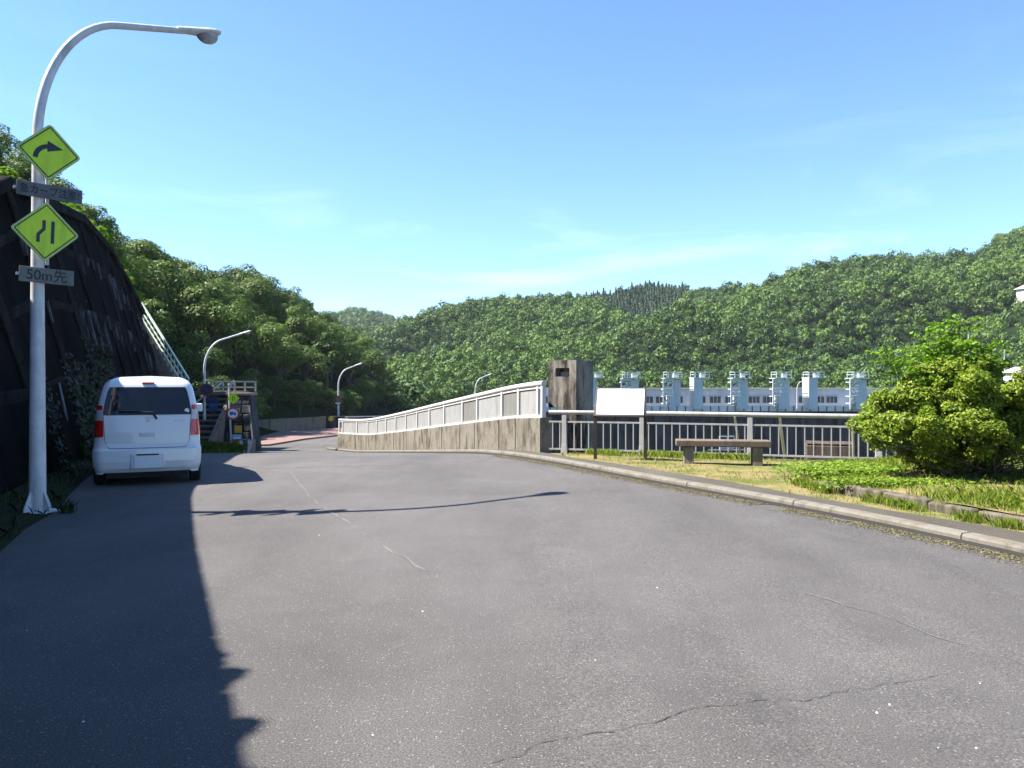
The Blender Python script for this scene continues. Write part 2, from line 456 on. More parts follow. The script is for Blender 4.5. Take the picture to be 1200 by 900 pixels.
SKYM = ([500, 560, 650, 700, 760, 800, 850, 900, 1000, 1100], [380, 366, 350, 341, 329, 333, 334, 334, 350, 380])
SKYL = ([300, 380, 440, 470, 520, 560, 620, 680, 705, 725, 750, 775, 800], [412, 404, 387, 373, 354, 349, 344, 342, 350, 366, 392, 425, 455])
SKYR = ([560, 600, 640, 675, 720, 780, 840, 880, 930, 980, 1030, 1080, 1145, 1165, 1200, 1260, 1400, 1700],
        [470, 452, 430, 411, 396, 374, 350, 333, 314, 300, 296, 298, 292, 280, 262, 232, 200, 180])
SKY4 = ([300, 400, 470, 540, 600, 660, 720, 800, 850, 900, 1000, 1050, 1100, 1150, 1200, 1260, 1400, 1700],
        [470, 440, 414, 408, 414, 420, 432, 434, 428, 420, 414, 404, 394, 382, 350, 312, 250, 220])
SKY5 = ([200, 330, 385, 410, 440, 470, 500, 560, 700], [400, 380, 368, 360, 362, 371, 374, 380, 400])
def ridge(x, y, sil, Dc, yt, th, base=-16, p=.85):
    col = 600 + F * x / np.maximum(y, 1)
    zc = EYE + (450 - np.interp(col, *sil)) * Dc / F - th
    t = np.clip((y - yt) / (Dc - yt), 0, 1) ** p
    z = base + (zc - base) * t
    z = np.where(y > Dc, zc - .18 * (y - Dc), z)
    n = vnoise(x, y, 48, 3) * 30 + vnoise(x, y, 20, 8) * 10 + (1 - 4 * np.abs(vnoise(x * 2.4 + .5 * y, y * .5, 75, 17))) * 8
    return z + n * np.clip(t * 2, 0, 1) * np.clip((Dc - y) / 70, 0, 1)
RIDGES = [(SKYM, 430, 250, 5.5), (SKY4, 215, 165, 3.8), (SKY5, 720, 480, 7), (SKYL, 340, 205, 4.5), (SKYR, 310, 195, 4.2)]

def plateau(x, y):
    """> 0 on the terrace of road and lawn, < 0 over the valley"""
    fn = Vector((-FD.y, FD.x))           # away from the viewer
    df = -((x - F0.x) * fn.x + (y - F0.y) * fn.y)
    xp = np.interp(y, [p.y for p in PARA], [p.x for p in PARA])
    dp = xp - x
    far = np.where((y > 41), 62 - y, -9)
    far = np.where(x > -2, np.minimum(far, -2 - x), far)
    r = np.where(y < 16.5, np.maximum(df, np.where(x < .5, 1, -9)), np.where(y < 41.8, np.maximum(dp, df), far))
    return r

def T(x, y):
    x = np.asarray(x, float); y = np.asarray(y, float)
    pl = plateau(x, y)
    z = np.where(pl > .8, gz(x, y) - .25, np.where(pl > -3.5, gz(x, y) - 1.5, -17.0))
    z = np.where((y > 62) & (x < -8), np.maximum(z, -17 + 15 * sstep(-6, -11, x)), z)
    # the cut hillside on the left
    d = Xb(y) - x
    zt = ztop(y)
    hw = np.where(d > 0, np.minimum(-2 + np.clip(d - .8, 0, 99) / .29, zt - .35), -99) + .62 * np.clip(d - .29 * (zt + 1.5) - 1.0, 0, 17) + .12 * np.clip(d - 22, 0, 200)
    dt = toe(y) - x
    ht = -2.1 + .66 * np.clip(dt, 0, 14) + .15 * np.clip(dt - 14, 0, 60) + vnoise(x, y, 6, 2) * np.clip(dt, 0, 1.5)
    ht = np.where(dt > 0, ht, -99)
    w = sstep(40.5, 44, y)
    left = np.where(w <= 0, hw, np.where(w >= 1, ht, np.maximum(hw * (1 - w) + ht * w, ht)))
    left = left - sstep(118, 165, y) * 26
    z = np.maximum(z, left)
    for s, Dc, yt, th in RIDGES:
        h = ridge(x, y, s, Dc, yt, th)
        z = np.where(y > yt, np.maximum(z, h), z)
    return z

# ------------------------------------------------------------------ setting: terrain, water, road
xs = np.unique(np.concatenate([np.linspace(-900, -120, 40), np.linspace(-120, -40, 50), np.linspace(-40, 16, 150), np.linspace(16, 300, 90), np.linspace(300, 1100, 40)]))
ys = np.unique(np.concatenate([np.linspace(-400, -20, 20), np.linspace(-20, 70, 190), np.linspace(70, 240, 110), np.linspace(240, 420, 70), np.linspace(420, 1500, 60)]))
XX, YY = np.meshgrid(xs, ys)
ZZ = T(XX, YY)
ni, nj = XX.shape
idx = np.arange(ni * nj).reshape(ni, nj)
FQ = np.stack([idx[:-1, :-1], idx[:-1, 1:], idx[1:, 1:], idx[1:, :-1]], -1).reshape(-1, 4)
tag(npmesh('terrain', np.stack([XX, YY, ZZ], -1).reshape(-1, 3), FQ, 'terrain'), 'soil of the wooded hills and valley round the dam', kind='structure')
mb = MB().add([(-60, 20, -14), (420, 20, -14), (420, 260, -14), (-60, 260, -14)], [(0, 1, 2, 3)])
tag(mb.build('water', 'water', smooth=0), 'still reservoir water in the valley below the fence', kind='structure')

# asphalt road: rows across, from the left shoulder to the kerb
kx = [p.x for p in KERB]; ky = [p.y for p in KERB]
def kerb_x(y):
    o = np.argsort(ky); return float(np.interp(y, np.array(ky)[o], np.array(kx)[o]))
rows = []
yr = list(np.arange(-8, 12, .5)) + list(np.arange(12, 44, .4)) + list(np.arange(44, 100, 2.0))
for y in yr:
    xl = float(Xb(y)) + .55 if y < 41 else float(toe(y)) + .3
    xr = kerb_x(y) if y < 41.9 else -.5
    if y < -2: xr = max(xr, 9.5)
    if y < 41.9:
        xs_ = np.linspace(xl, xr + .02, 25)
    else: xs_ = np.linspace(xl, xr, 25)
    rows.append([(x, y, Gz(x, y)) for x in xs_])
mb = MB()
n = 25
mb.add([p for r in rows for p in r], [(i * n + j, i * n + j + 1, (i + 1) * n + j + 1, (i + 1) * n + j) for i in range(len(rows) - 1) for j in range(n - 1)])
tag(mb.build('road', 'asphalt', smooth=60), 'worn grey asphalt road with pale aggregate specks', kind='structure')

# thin marks on the asphalt
def ribbon(name, pts, w, m, label, dz=.004, jit=.03, step=.12, seed=1):
    rr = random.Random(seed); P = resample(pts, step); A, B = [], []
    o = 0
    for i, p in enumerate(P):
        a = P[max(0, i - 1)]; b = P[min(len(P) - 1, i + 1)]; t = (b - a).normalized(); nn = Vector((-t.y, t.x))
        o = o * .8 + rr.uniform(-jit, jit); q = p + nn * o; ww = w * rr.uniform(.1, 1.4) / 2 * (1 if math.sin(i * .13) + math.sin(i * .037 + 1) > -.9 else .25)
        A.append((q.x + nn.x * ww, q.y + nn.y * ww, Gz(q.x, q.y) + dz)); B.append((q.x - nn.x * ww, q.y - nn.y * ww, Gz(q.x, q.y) + dz))
    return tag(MB().strip(A, B).build(name, m, smooth=0), label, kind='structure')
ribbon('road_crack', [gp(*p) for p in [(575, 893), (640, 872), (720, 860), (780, 846), (850, 828), (960, 818), (1080, 795), (1175, 777)]], .0045, 'crack', 'thin dark crack running across the near asphalt', seed=3, jit=.022, step=.035)
ribbon('road_seam', [gp(*p) for p in [(342, 553), (352, 572), (372, 590), (398, 606), (440, 632), (500, 668)]], .024, 'seam', 'pale worn seam in the asphalt beside the lamp shadow', seed=4, jit=.02)
ribbon('road_seam', [gp(*p) for p in [(940, 695), (1010, 716), (1080, 740), (1150, 763), (1210, 782)]], .014, 'seam', 'pale worn seam in the near right asphalt', seed=5, jit=.03)
ribbon('road_seam', [gp(*p) for p in [(300, 549), (420, 546), (520, 543), (610, 541)]], .06, 'seam', 'pale joint across the asphalt at the crest', seed=6, jit=.03)

# red paved corner by the far parapet, and the pavement round the parapet's end
zf = Gz(-15, 50) 
def flat(poly, z, name, m, label, h=.12):
    return tag(MB().prism([(x, y, z - .3) for x, y in poly], (0, 0, .3 + h)).build(name, m, smooth=0), label, kind='structure')
flat([(-15.6, 44.0), (-14.0, 44.2), (-13.2, 49.0), (-11.0, 55.0), (-9.0, 60.5), (-17.2, 60.5), (-16.8, 52)], zf, 'brick_pavement', 'brickred', 'red brick pavement in front of the far concrete parapet', .10)
# kerb stones and walkway
K = resample(KERB, .35)
K = [p for p in K if p.y > -7]
def walk_target(p, i):
    return p
KB = offset_poly(K, .14)
def z0(p, dz): return (p.x, p.y, Gz(p.x, p.y) + dz)
mb = MB()
prof = []
for a, b in zip(K, KB):
    a2 = a.lerp(b, .12)
    prof.append([z0(a, -.05), z0(a, .075), z0(a2, .1), z0(b, .105), z0(b, -.05)])
for k in range(4):
    mb.strip([q[k] for q in prof], [q[k + 1] for q in prof])
tag(mb.build('kerb', 'kerb', smooth=40), 'worn pale concrete kerb along the right of the road', kind='structure')
gm = MB()
A = [Vector(z0(p, .002)) for p in offset_poly(K, -.012)]; B = [Vector(z0(p, .042)) for p in offset_poly(K, -.006)]
gm.strip(A, B); gm.strip(B, [Vector(z0(p, .044)) for p in offset_poly(K, .02)])
tag(gm.build('kerb_undercut_shade', 'crack', smooth=0), 'dark line painted as undercut shade along the foot of the kerb', kind='structure')  # dark strip drawn for the shadow under the kerb's edge
jm = MB()
acc = 0.0
for i in range(1, len(K) - 1):
    acc += (K[i] - K[i - 1]).length
    if acc > 1.9:
        acc = 0; a, b = K[i], KB[i]; t = (K[i + 1] - K[i - 1]).normalized() * .006
        P = [z0(a, .0), z0(a, .077), z0(a.lerp(b, .12), .1025), z0(b, .108)]
        jm.strip([(q[0] - t.x, q[1] - t.y, q[2]) for q in P], [(q[0] + t.x, q[1] + t.y, q[2]) for q in P])
for v in jm.v: pass
jo = jm.build('kerb_joint', 'crack', smooth=0); jo.location = (-.003, -.002, .002)
tag(jo, 'dark joints between the kerb stones', kind='structure')
# walkway: from kerb back to the lawn edge, then along the foot of the concrete parapet
WB = resample(WALK_BACK, .3); WB = [p for p in WB if p.y > -7]
def closest(poly, p): return min(poly, key=lambda q: (q - p).length)
A, B = [], []
for p in KB:
    if p.y < 16.2:
        q = closest(WB, p)
    else:
        q = closest(PARA_R, p) if False else closest(resample(PARA, .3), p)
    A.append(z0(p, .103)); B.append((q.x, q.y, Gz(q.x, q.y) + .108))
mid = [tuple((Vector(a) + Vector(b)) / 2) for a, b in zip(A, B)]
mb = MB().strip(A, mid); mb.strip(mid, B)
tag(mb.build('walkway', 'walkway', smooth=60), 'narrow brown asphalt walkway behind the kerb', kind='structure')

# lawn between walkway and fence
LA = [p for p in WB]
def fence_pt(t): return F0 + FD * t
mb = MB(); NL = 60
WL = [WB[int(i * (len(WB) - 1) / NL)] for i in range(NL + 1)]     # near to far
FL = [fence_pt(19 - (18.9 * i / NL)) + Vector((-FD.y, FD.x)) * .45 for i in range(NL + 1)]
rowsL = []
for k in range(13):
    rowsL.append([(lambda q: (q.x, q.y, Gz(q.x, q.y) + .09 + .03 * float(vnoise(q.x, q.y, .7, 4)) * (k > 0) + .0))(a.lerp(b, k / 12)) for a, b in zip(WL, FL)])
for r0, r1 in zip(rowsL, rowsL[1:]): mb.strip(r0, r1)
mb.strip(rowsL[-1], [(x, y, -3) for x, y, z in rowsL[-1]])
tag(mb.build('lawn', 'lawn', smooth=60), 'patchy dry lawn behind the walkway', kind='structure')

# raised planting bed and its stone edging
EDGE = [gp(*p, .1) for p in [(1200, 618), (1125, 605.5), (1050, 591), (985, 579), (940, 566.5)]]
_d = (Vector(EDGE[0]) - Vector(EDGE[1])).normalized()
EDGE = resample(smooth_poly([tuple(Vector(EDGE[0]) + _d * 7)] + EDGE, 1), .25)
BB = []
for i, p in enumerate(EDGE):
    t = 14.2 - 8.6 * i / (len(EDGE) - 1)
    BB.append(fence_pt(t) - Vector((-FD.y, FD.x)) * .35)
BH = .215
mb = MB(); rowsB = []
E2 = offset_poly(EDGE, .16)
for k in range(10):
    rr = []
    for i, (a, b) in enumerate(zip(E2, BB)):
        q = (EDGE[i].lerp(a, .5) if k == 0 else a.lerp(b, k / 9)); e = min(1, (len(EDGE) - 1 - i) / 8)
        rr.append((q.x, q.y, Gz(q.x, q.y) + .1 + (BH - .1 + .05 * min(1, k / 3)) * e + .04 * float(vnoise(q.x, q.y, .5, 9))))
    rowsB.append(rr)
for r0, r1 in zip(rowsB, rowsB[1:]): mb.strip(r0, r1)
mb.strip([(x, y, z - .4) for x, y, z in rowsB[-1]], rowsB[-1])
tag(mb.build('planting_bed', 'bedsoil', smooth=60), 'raised bed of soil under the round bush', kind='structure')
mb = MB(); rr = random.Random(5); i = 0
while i < len(EDGE) - 2:      # a row of edging stones
    j = min(len(EDGE) - 1, i + rr.choice([3, 4]))
    e0 = min(1, (len(EDGE) - i) / 8); hh = (.09 + (BH - .10) * e0) * rr.uniform(.9, 1.05)
    P = [EDGE[i].lerp(EDGE[j], .02), EDGE[i].lerp(EDGE[j], .98), E2[i].lerp(E2[j], .98), E2[i].lerp(E2[j], .02)]
    dz = rr.uniform(-.012, .012)
    mb.hexa([z0(p, .02) for p in P] + [z0(p, .02 + hh + dz) for p in P]); i = j
tag(mb.build('bed_edging', 'edging', bevel=.025), 'low mossy stone edging along the front of the planting bed', 'edging')

# ------------------------------------------------------------------ retaining wall
wy = list(np.arange(-14, 42.01, 1.0))
def wallpt(y, t, off=0.0):
    """point at share t of the face's height, pushed out by off"""
    zb = Gz(Xb(y), y) - .1; zt = float(ztop(y)); z = zb + (zt - zb) * t
    p = Vector((float(Xb(y)) - .29 * (z - zb), y, z))
    nrm = Vector((.905, .326, .26)).normalized()
    return p + nrm * off
rw = thing('retaining_wall', 'tall leaning blackened concrete retaining wall on the left', 'wall', (float(Xb(20)), 20, Gz(-10, 20)))
def W(v): return v - Vector(rw.location)
mb = MB(); NV = 16
grid = [[W(wallpt(y, k / NV, .09 * float(vnoise(y, k * 1.3, 1.6, 1)))) for k in range(NV + 1)] for y in np.arange(-14, 42.01, .5)]
for r0, r1 in zip(grid, grid[1:]): mb.strip(r0, r1)
top = [r[-1] for r in grid]; back = [p + Vector((-1.8, 0, -.1)) for p in top]
mb.strip(top, back)
end = grid[-1]; mb.strip(end, [p + Vector((-2.6, .6, 0)) for p in end])
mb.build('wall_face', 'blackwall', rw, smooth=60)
mb = MB()
for y in np.arange(-11, 42, 3.4):       # slanting ribs of the concrete frame
    for k in range(10):
        mb.bar(W(wallpt(y - .12 * k, k / 10, -.01)), W(wallpt(y - .12 * (k + 1), (k + 1) / 10, -.01)), .2, .2)
for t in (.30, .58, .82):
    for y in np.arange(-14, 41.5, 1.0):
        mb.bar(W(wallpt(y, t, -.02)), W(wallpt(y + 1.0, t, -.02)), .12, .2)
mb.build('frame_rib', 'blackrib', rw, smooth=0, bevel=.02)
mb = MB()
for y in np.arange(-14, 41.6, .8):
    mb.bar(W(wallpt(y, 1.0, .03)), W(wallpt(y + .8, 1.0, .03)), .32, .26)
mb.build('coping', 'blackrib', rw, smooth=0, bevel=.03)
mb = MB(); rr = random.Random(31)
for _ in range(46):                     # lime runs
    y = rr.uniform(14, 41); t = rr.choice([.3, .58, .58, .82, .82]) ; L = rr.uniform(.03, .16); w = rr.uniform(.03, .10)
    a = wallpt(y, t, .11); b = wallpt(y + rr.uniform(-.1, .1), t - L, .085)
    mb.bar(W(a), W(b), w, .02)
mb.build('lime_stain', 'efflorescence', rw, smooth=0)

# ------------------------------------------------------------------ street lamps
def lamp_parts(root, H, reach, d, r0=.088, r1=.055, base=True, bend=1.55, seg=16, rise=.0):
    d = Vector((d[0], d[1], 0)).normalized()
    zb = H - bend
    pts = [Vector((0, 0, z)) for z in np.linspace(0, zb, 8)]
    rad = [r0 + (r1 * 1.08 - r0) * i / 7 for i in range(8)]
    ex = reach * .62; m_ = rise / (reach - ex); ae, bb = math.pi / 2, bend
    for _ in range(12):
        ae = math.atan2(bb, ex * m_) if m_ > 0 else math.pi / 2; bb = bend / math.sin(ae); m_ = rise / (reach - ex * (1 - math.cos(ae)))
    for k in range(1, 17):
        a = ae * k / 16
        pts.append(d * (ex * (1 - math.cos(a))) + Vector((0, 0, zb + bb * math.sin(a)))); rad.append(r1 * (1.08 - .25 * k / 16))
    xe = ex * (1 - math.cos(ae))
    pts += [d * (xe + (reach - xe) * .5) + Vector((0, 0, H + rise * .5)), d * reach + Vector((0, 0, H + rise))]; rad += [r1 * .8, r1 * .78]
    MB().tube(pts, rad, seg).build('pole', 'galv', root, 50)
    s = Vector((-d.y, d.x, 0)); e = d * reach + Vector((0, 0, H + rise)); tl_ = m_ * .95
    vs, fs, n = [], [], 14             # luminaire: long flattened shell
    prof = [(-.08, .05, .055), (.04, .07, .06), (.16, .10, .06), (.3, .135, .062), (.42, .135, .058), (.5, .09, .045), (.53, .03, .02)]
    for L, w, h in prof:
        for k in range(n):
            a = 2 * math.pi * k / n; sa = math.sin(a)
            vs.append(e + d * L + s * (w * math.cos(a)) + Vector((0, 0, (h if sa > 0 else h * .55) * sa + tl_ * L)))
    for i in range(len(prof) - 1):
        for k in range(n):
            p, q = i * n + k, i * n + (k + 1) % n; fs.append((p, q, q + n, p + n))
    fs += [tuple(range(n)), tuple((len(prof) - 1) * n + k for k in range(n))]
    hd = MB().add(vs, fs).build('lamp_head', 'galv', root, 60)
    vs, fs = [], []
    for i in range(6):
        a = math.pi / 2 * i / 5
        for k in range(16):
            b = 2 * math.pi * k / 16
            vs.append(e + d * (.34 + .155 * math.cos(a) * math.cos(b)) + s * (.115 * math.cos(a) * math.sin(b)) + Vector((0, 0, -.02 + tl_ * .34 - .125 * math.sin(a))))
    for i in range(5):
        for k in range(16):
            p, q = i * 16 + k, i * 16 + (k + 1) % 16; fs.append((p, q, q + 16, p + 16))
    MB().add(vs, fs).build('lens', 'lens', hd, 80)
    if base:
        MB().box((0, 0, .012), (.36, .36, .024)).build('base_plate', 'galv', root, bevel=.004)
        for k in range(4):
            a = math.pi / 4 + k * math.pi / 2 + .5; u = Vector((math.cos(a), math.sin(a), 0)); v = Vector((-u.y, u.x, 0)) * .007
            P = [u * .07 + Vector((0, 0, .024)), u * .185 + Vector((0, 0, .024)), u * .178 + Vector((0, 0, .07)), u * .08 + Vector((0, 0, .29))]
            MB().prism([p - v for p in P], v * 2).build('gusset', 'galv', root, 0)
LAMP = (-5.53, 8.95, Gz(-5.53, 8.95))
ARM = (.66, .75)
l1 = thing('street_lamp', 'tall curved grey street lamp in front carrying yellow road signs', 'street lamp', LAMP, group='street lamps along the road')
lamp_parts(l1, 5.99, 1.72, ARM, .093, .052, bend=1.65, rise=.22)
# a conduit up the back of the near post
MB().tube([(.06, .085, z) for z in (2.9, 3.5, 4.15)], .02, 8).build('conduit', 'galv', l1)
z2 = Gz(-15.9, 39.5)
l2 = thing('street_lamp', 'curved grey street lamp behind the round red sign by the stairs', 'street lamp', (at(239.5, 500, 39.5).x, 39.5, z2), group='street lamps along the road')
lamp_parts(l2, 5.75, 1.75, (.93, .36), .09, .055, base=False, rise=.32)
p3 = at(396.5, 493, 66)
l3 = thing('street_lamp', 'curved street lamp with a round red sign above the far parapet', 'street lamp', (p3.x, 66, -1.95), group='street lamps along the road')
lamp_parts(l3, 4.75, 1.5, (.95, .3), .1, .06, base=False, rise=.32)
p4 = at(557, 470, 95)
l4 = thing('street_lamp', 'distant street lamp rising from behind the white parapet railing', 'street lamp', (p4.x, 95, -3.0), group='street lamps along the road')
lamp_parts(l4, 5.25, 1.5, (.95, .2), .11, .07, base=False, rise=.32)
p5 = at(934, 470, 146)
l5 = thing('street_lamp', 'slim pale lamp standing on the gate bridge between two towers', 'street lamp', (p5.x, 146, -3.2), group='street lamps along the road')
lamp_parts(l5, 5.2, 1.4, (.95, -.2), .1, .07, base=False)

# ------------------------------------------------------------------ signs on the near lamp
SA = math.radians(42)          # their faces look back down the road
def on_pole(z, off=.125):
    """a point in front of the near pole at height z"""
    n = Vector((math.sin(SA), -math.cos(SA), 0))
    return Vector((LAMP[0], LAMP[1], 0)) + n * off + Vector((0, 0, z))
def diamond(s, r=.035):
    out = []
    for k in range(4):
        a = k * math.pi / 2
        c = Vector((math.cos(a), math.sin(a))) * (s - r * 1.414)
        for j in (-1, 0, 1): out.append((c.x + r * math.cos(a + j * math.pi / 4), 0, c.y + r * math.sin(a + j * math.pi / 4)))
    return out
def strips(mb, pts, w, y, depth=.002):
    for (a, b) in zip(pts, pts[1:]):
        a, b = Vector((a[0], 0, a[1])), Vector((b[0], 0, b[1])); t = (b - a).normalized(); nn = Vector((-t.z, 0, t.x)) * w / 2
        mb.prism([a - nn + Vector((0, y, 0)), b - nn + Vector((0, y, 0)), b + nn + Vector((0, y, 0)), a + nn + Vector((0, y, 0))], (0, -depth, 0))
def ribbon2(mb, pts, w, y, depth=.002):
    """one mitred band along pts"""
    P = [Vector((p[0], p[1])) for p in pts]; L, R_ = [], []
    for i, p in enumerate(P):
        t = (P[min(i + 1, len(P) - 1)] - P[max(i - 1, 0)]).normalized(); nn = Vector((-t.y, t.x)) * w / 2
        L.append(p + nn); R_.append(p - nn)
    mb.prism([(q.x, y, q.y) for q in L + R_[::-1]], (0, -depth, 0))
def warning_sign(label, loc, s, rot, sym):
    r = thing('warning_sign', label, 'road sign', loc, rot, 'yellow warning signs on the near lamp')
    MB().prism([(p[0], .012, p[2]) for p in diamond(s)], (0, -.012, 0)).build('sign_plate', 'signedge', r, 0)
    MB().prism([(p[0], -.0005, p[2]) for p in diamond(s - .014, .03)], (0, -.002, 0)).build('sign_face', 'yellowgreen', r, 0)
    mb = MB(); q = s - .042
    ribbon2(mb, [(q, 0), (0, q)], .013, -.003); ribbon2(mb, [(0, q), (-q, 0)], .013, -.0032)
    ribbon2(mb, [(-q, 0), (0, -q)], .013, -.003); ribbon2(mb, [(0, -q), (q, 0)], .013, -.0032)
    mb.build('border_line', 'black', r, 0)
    mb = MB(); sym(mb); mb.build('symbol', 'black', r, 0)
    for q in (.1, -.1): MB().box((0, .06, q), (.05, .09, .04)).build('bracket', 'steel', r)
    return r
def sym_curve(mb):
    K_ = .86; pts = []
    for k in range(9):
        a = math.radians(180 - 78 * k / 8); pts.append((K_ * (.02 + .18 * math.cos(a)), K_ * (-.10 + .18 * math.sin(a))))
    ribbon2(mb, pts, .05, -.003)
    mb.prism([(-.02, -.0031, .002), (-.02, -.0031, .132), (.142, -.0031, .058)], (0, -.002, 0))
def sym_narrow(mb):
    ribbon2(mb, [(-.075, -.13), (-.075, -.04), (-.02, .028), (-.02, .13)], .036, -.003)
    ribbon2(mb, [(.07, -.13), (.07, .13)], .036, -.003)
Z1 = EYE + (450 - 177) * 8.87 / F; Z2 = EYE + (450 - 271) * 8.87 / F
n_ = Vector((math.sin(SA), -math.cos(SA), 0)); e_ = Vector((math.cos(SA), math.sin(SA), 0))
w1 = warning_sign('yellow diamond sign with a right curve arrow, topmost on the lamp', on_pole(Z1) + e_ * .095, .335, SA, sym_curve)
w1.rotation_euler = (0, math.radians(2), SA)
w2 = warning_sign('yellow diamond road narrows sign, lower one on the lamp', on_pole(Z2) + e_ * .06, .352, SA, sym_narrow)
w2.rotation_euler = (0, math.radians(2), SA)
def plate_sign(label, z, e, w, h, m, txt, tsize, sx):
    r = thing('sign_plate_board', label, 'sign', on_pole(z, .115) + e_ * e, SA)
    r.rotation_euler = (0, math.radians(1.5), SA)
    MB().box((0, .006, 0), (w, .012, h)).build('plate', m, r, bevel=.003)
    text_mesh(txt, tsize, 'lettering', 'letter', r, (0, -.0015, -.005), .001, sx)
    mb = MB().box((-w / 2 - .01, .03, 0), (.03, .05, .03)); mb.build('clip', 'steel', r); MB().box((0, .05, 0), (.16, .07, .03)).build('clamp', 'steel', r)
    return r
plate_sign('faded grey plate with Japanese sharp curve lettering between the diamonds', EYE + (450 - 224) * 8.89 / F, .107, .67, .165, 'plategrey', '急カーブ注意!', .112, .87)
plate_sign('grey plate reading 50m with a Japanese character, lowest on the lamp', EYE + (450 - 323) * 8.89 / F, .075, .555, .175, 'platelight', '50m先', .16, .95)

# ------------------------------------------------------------------ parked car
CARA = math.radians(24)
cx, cy = -5.377, 11.34
car = thing('parked_car', 'small white tall hatchback parked in the shade beside the wall, seen from behind', 'car', (cx, cy, Gz(cx, cy)), CARA)
def hw(z): return float(np.interp(z, [.19, .28, .4, .52, .56, .75, .95, 1.1, 1.25, 1.36, 1.43, 1.48, 1.52], [.70, .728, .737, .735, .722, .717, .702, .68, .652, .622, .592, .54, .45]))
def yr_(z): return float(np.interp(z, [.19, .24, .34, .5, .53, .58, .75, .98, 1.2, 1.38, 1.44, 1.48, 1.52], [.05, .015, 0, .01, .035, .05, .06, .085, .16, .235, .275, .34, .50]))
def yf_(z): return float(np.interp(z, [.19, .35, .55, .75, .88, .96, 1.02, 1.25, 1.45, 1.52], [3.28, 3.37, 3.38, 3.33, 3.15, 2.72, 2.62, 2.3, 1.98, 1.7]))
def rear_y(x, z):
    w = hw(z); r = .13; xx = abs(x); y = yr_(z) + .035 * (xx / .73) ** 2
    k = xx - (w - r)
    if k > 0: y += r - math.sqrt(max(0, r * r - min(k, r) ** 2))
    return y
zl = [.19, .22, .28, .34, .42, .5, .53, .56, .65, .75, .85, .95, 1.02, 1.1, 1.2, 1.3, 1.36, 1.4, 1.44, 1.48, 1.505, 1.52]
vs, fs, N = [], [], 0
for z in zl:
    w = hw(z); row = []
    xs_ = [-w + w * 2 * k / 20 for k in range(21)]
    a = [math.pi / 2 * k / 6 for k in range(7)]
    r = .13
    # rear edge, left to right, dense in the corners
    xr_ = [-(w - r) - r * math.cos(t) for t in a] + list(np.linspace(-(w - r), w - r, 9))[1:-1] + [(w - r) + r * math.sin(t) for t in a]
    row += [(x, rear_y(x, z), z) for x in xr_]
    yb, yf = rear_y(w, z), yf_(z); rf = min(.34, w * .6)
    row += [(w, yb + (yf - rf - yb) * k / 6, z) for k in range(1, 7)]
    row += [(w - rf + rf * math.cos(t), yf - rf + rf * math.sin(t), z) for t in a[1:]]
    row += [(-x, y, zz) for x, y, zz in [(w - rf + rf * math.cos(t), yf - rf + rf * math.sin(t), z) for t in a[1:]][::-1][0:]]
    row += [(-w, yb + (yf - rf - yb) * k / 6, z) for k in range(6, 0, -1)]
    N = len(row); vs += row
for i in range(len(zl) - 1):
    for k in range(N): fs.append((i * N + k, i * N + (k + 1) % N, (i + 1) * N + (k + 1) % N, (i + 1) * N + k))
vs.append((0, 1.15, 1.545)); c = len(vs) - 1; b = (len(zl) - 1) * N
for k in range(N): fs.append((b + k, b + (k + 1) % N, c))
fs.append(tuple(range(N))[::-1])
car.scale = (1, 1, 1.055)
MB().add(vs, fs).build('body', 'carpaint', car, 50)
def patch(mb, zs, xl, xr, off, nx=14):
    rows = []
    for z in zs:
        a, b_ = xl(z), xr(z)
        rows.append([(a + (b_ - a) * k / nx, rear_y(a + (b_ - a) * k / nx, z) - off, z) for k in range(nx + 1)])
    for r0, r1 in zip(rows, rows[1:]): mb.strip(r0, r1)
    # turned-in rim so that the panel has thickness
    rim = rows[0] + [r[-1] for r in rows[1:]] + rows[-1][::-1][1:] + [r[0] for r in rows[::-1]][1:]
    mb.strip(rim, [(x, y + off + .004, z) for x, y, z in rim])
    return mb
def lin(a, b): return lambda z: float(np.interp(z, a, b))
tgw = lin([.53, .56, .60, .68, .98], [.50, .535, .556, .566, .588])
patch(MB(), np.linspace(.522, .99, 16), lambda z: -tgw(z) - .007, lambda z: tgw(z) + .007, .003).build('panel_gap', 'gap', car, 60)
patch(MB(), np.linspace(.53, .985, 16), lambda z: -tgw(z), tgw, .009).build('tailgate', 'carpaint', car, 60)
ww = lin([.99, 1.05, 1.2, 1.33, 1.375], [.596, .594, .568, .538, .512])
win = patch(MB(), np.linspace(.992, 1.378, 12), lambda z: -ww(z), ww, .008).build('rear_window', 'carglass', car, 60)
for o_ in (win,):
    MB().prism([(x, rear_y(.53, 1.04) - .0115, z) for x, _, z in disc((.533, 0, 1.04), .034, 20)], (0, -.001, 0)).build('sticker', 'white', win, 0)
bw = lin([.19, .22, .28, .4, .52], [.69, .705, .722, .73, .728])
patch(MB(), [.245, .28, .34, .4, .46, .50, .515], lambda z: -bw(z), bw, .014, 30).build('rear_bumper', 'carpaint', car, 50)
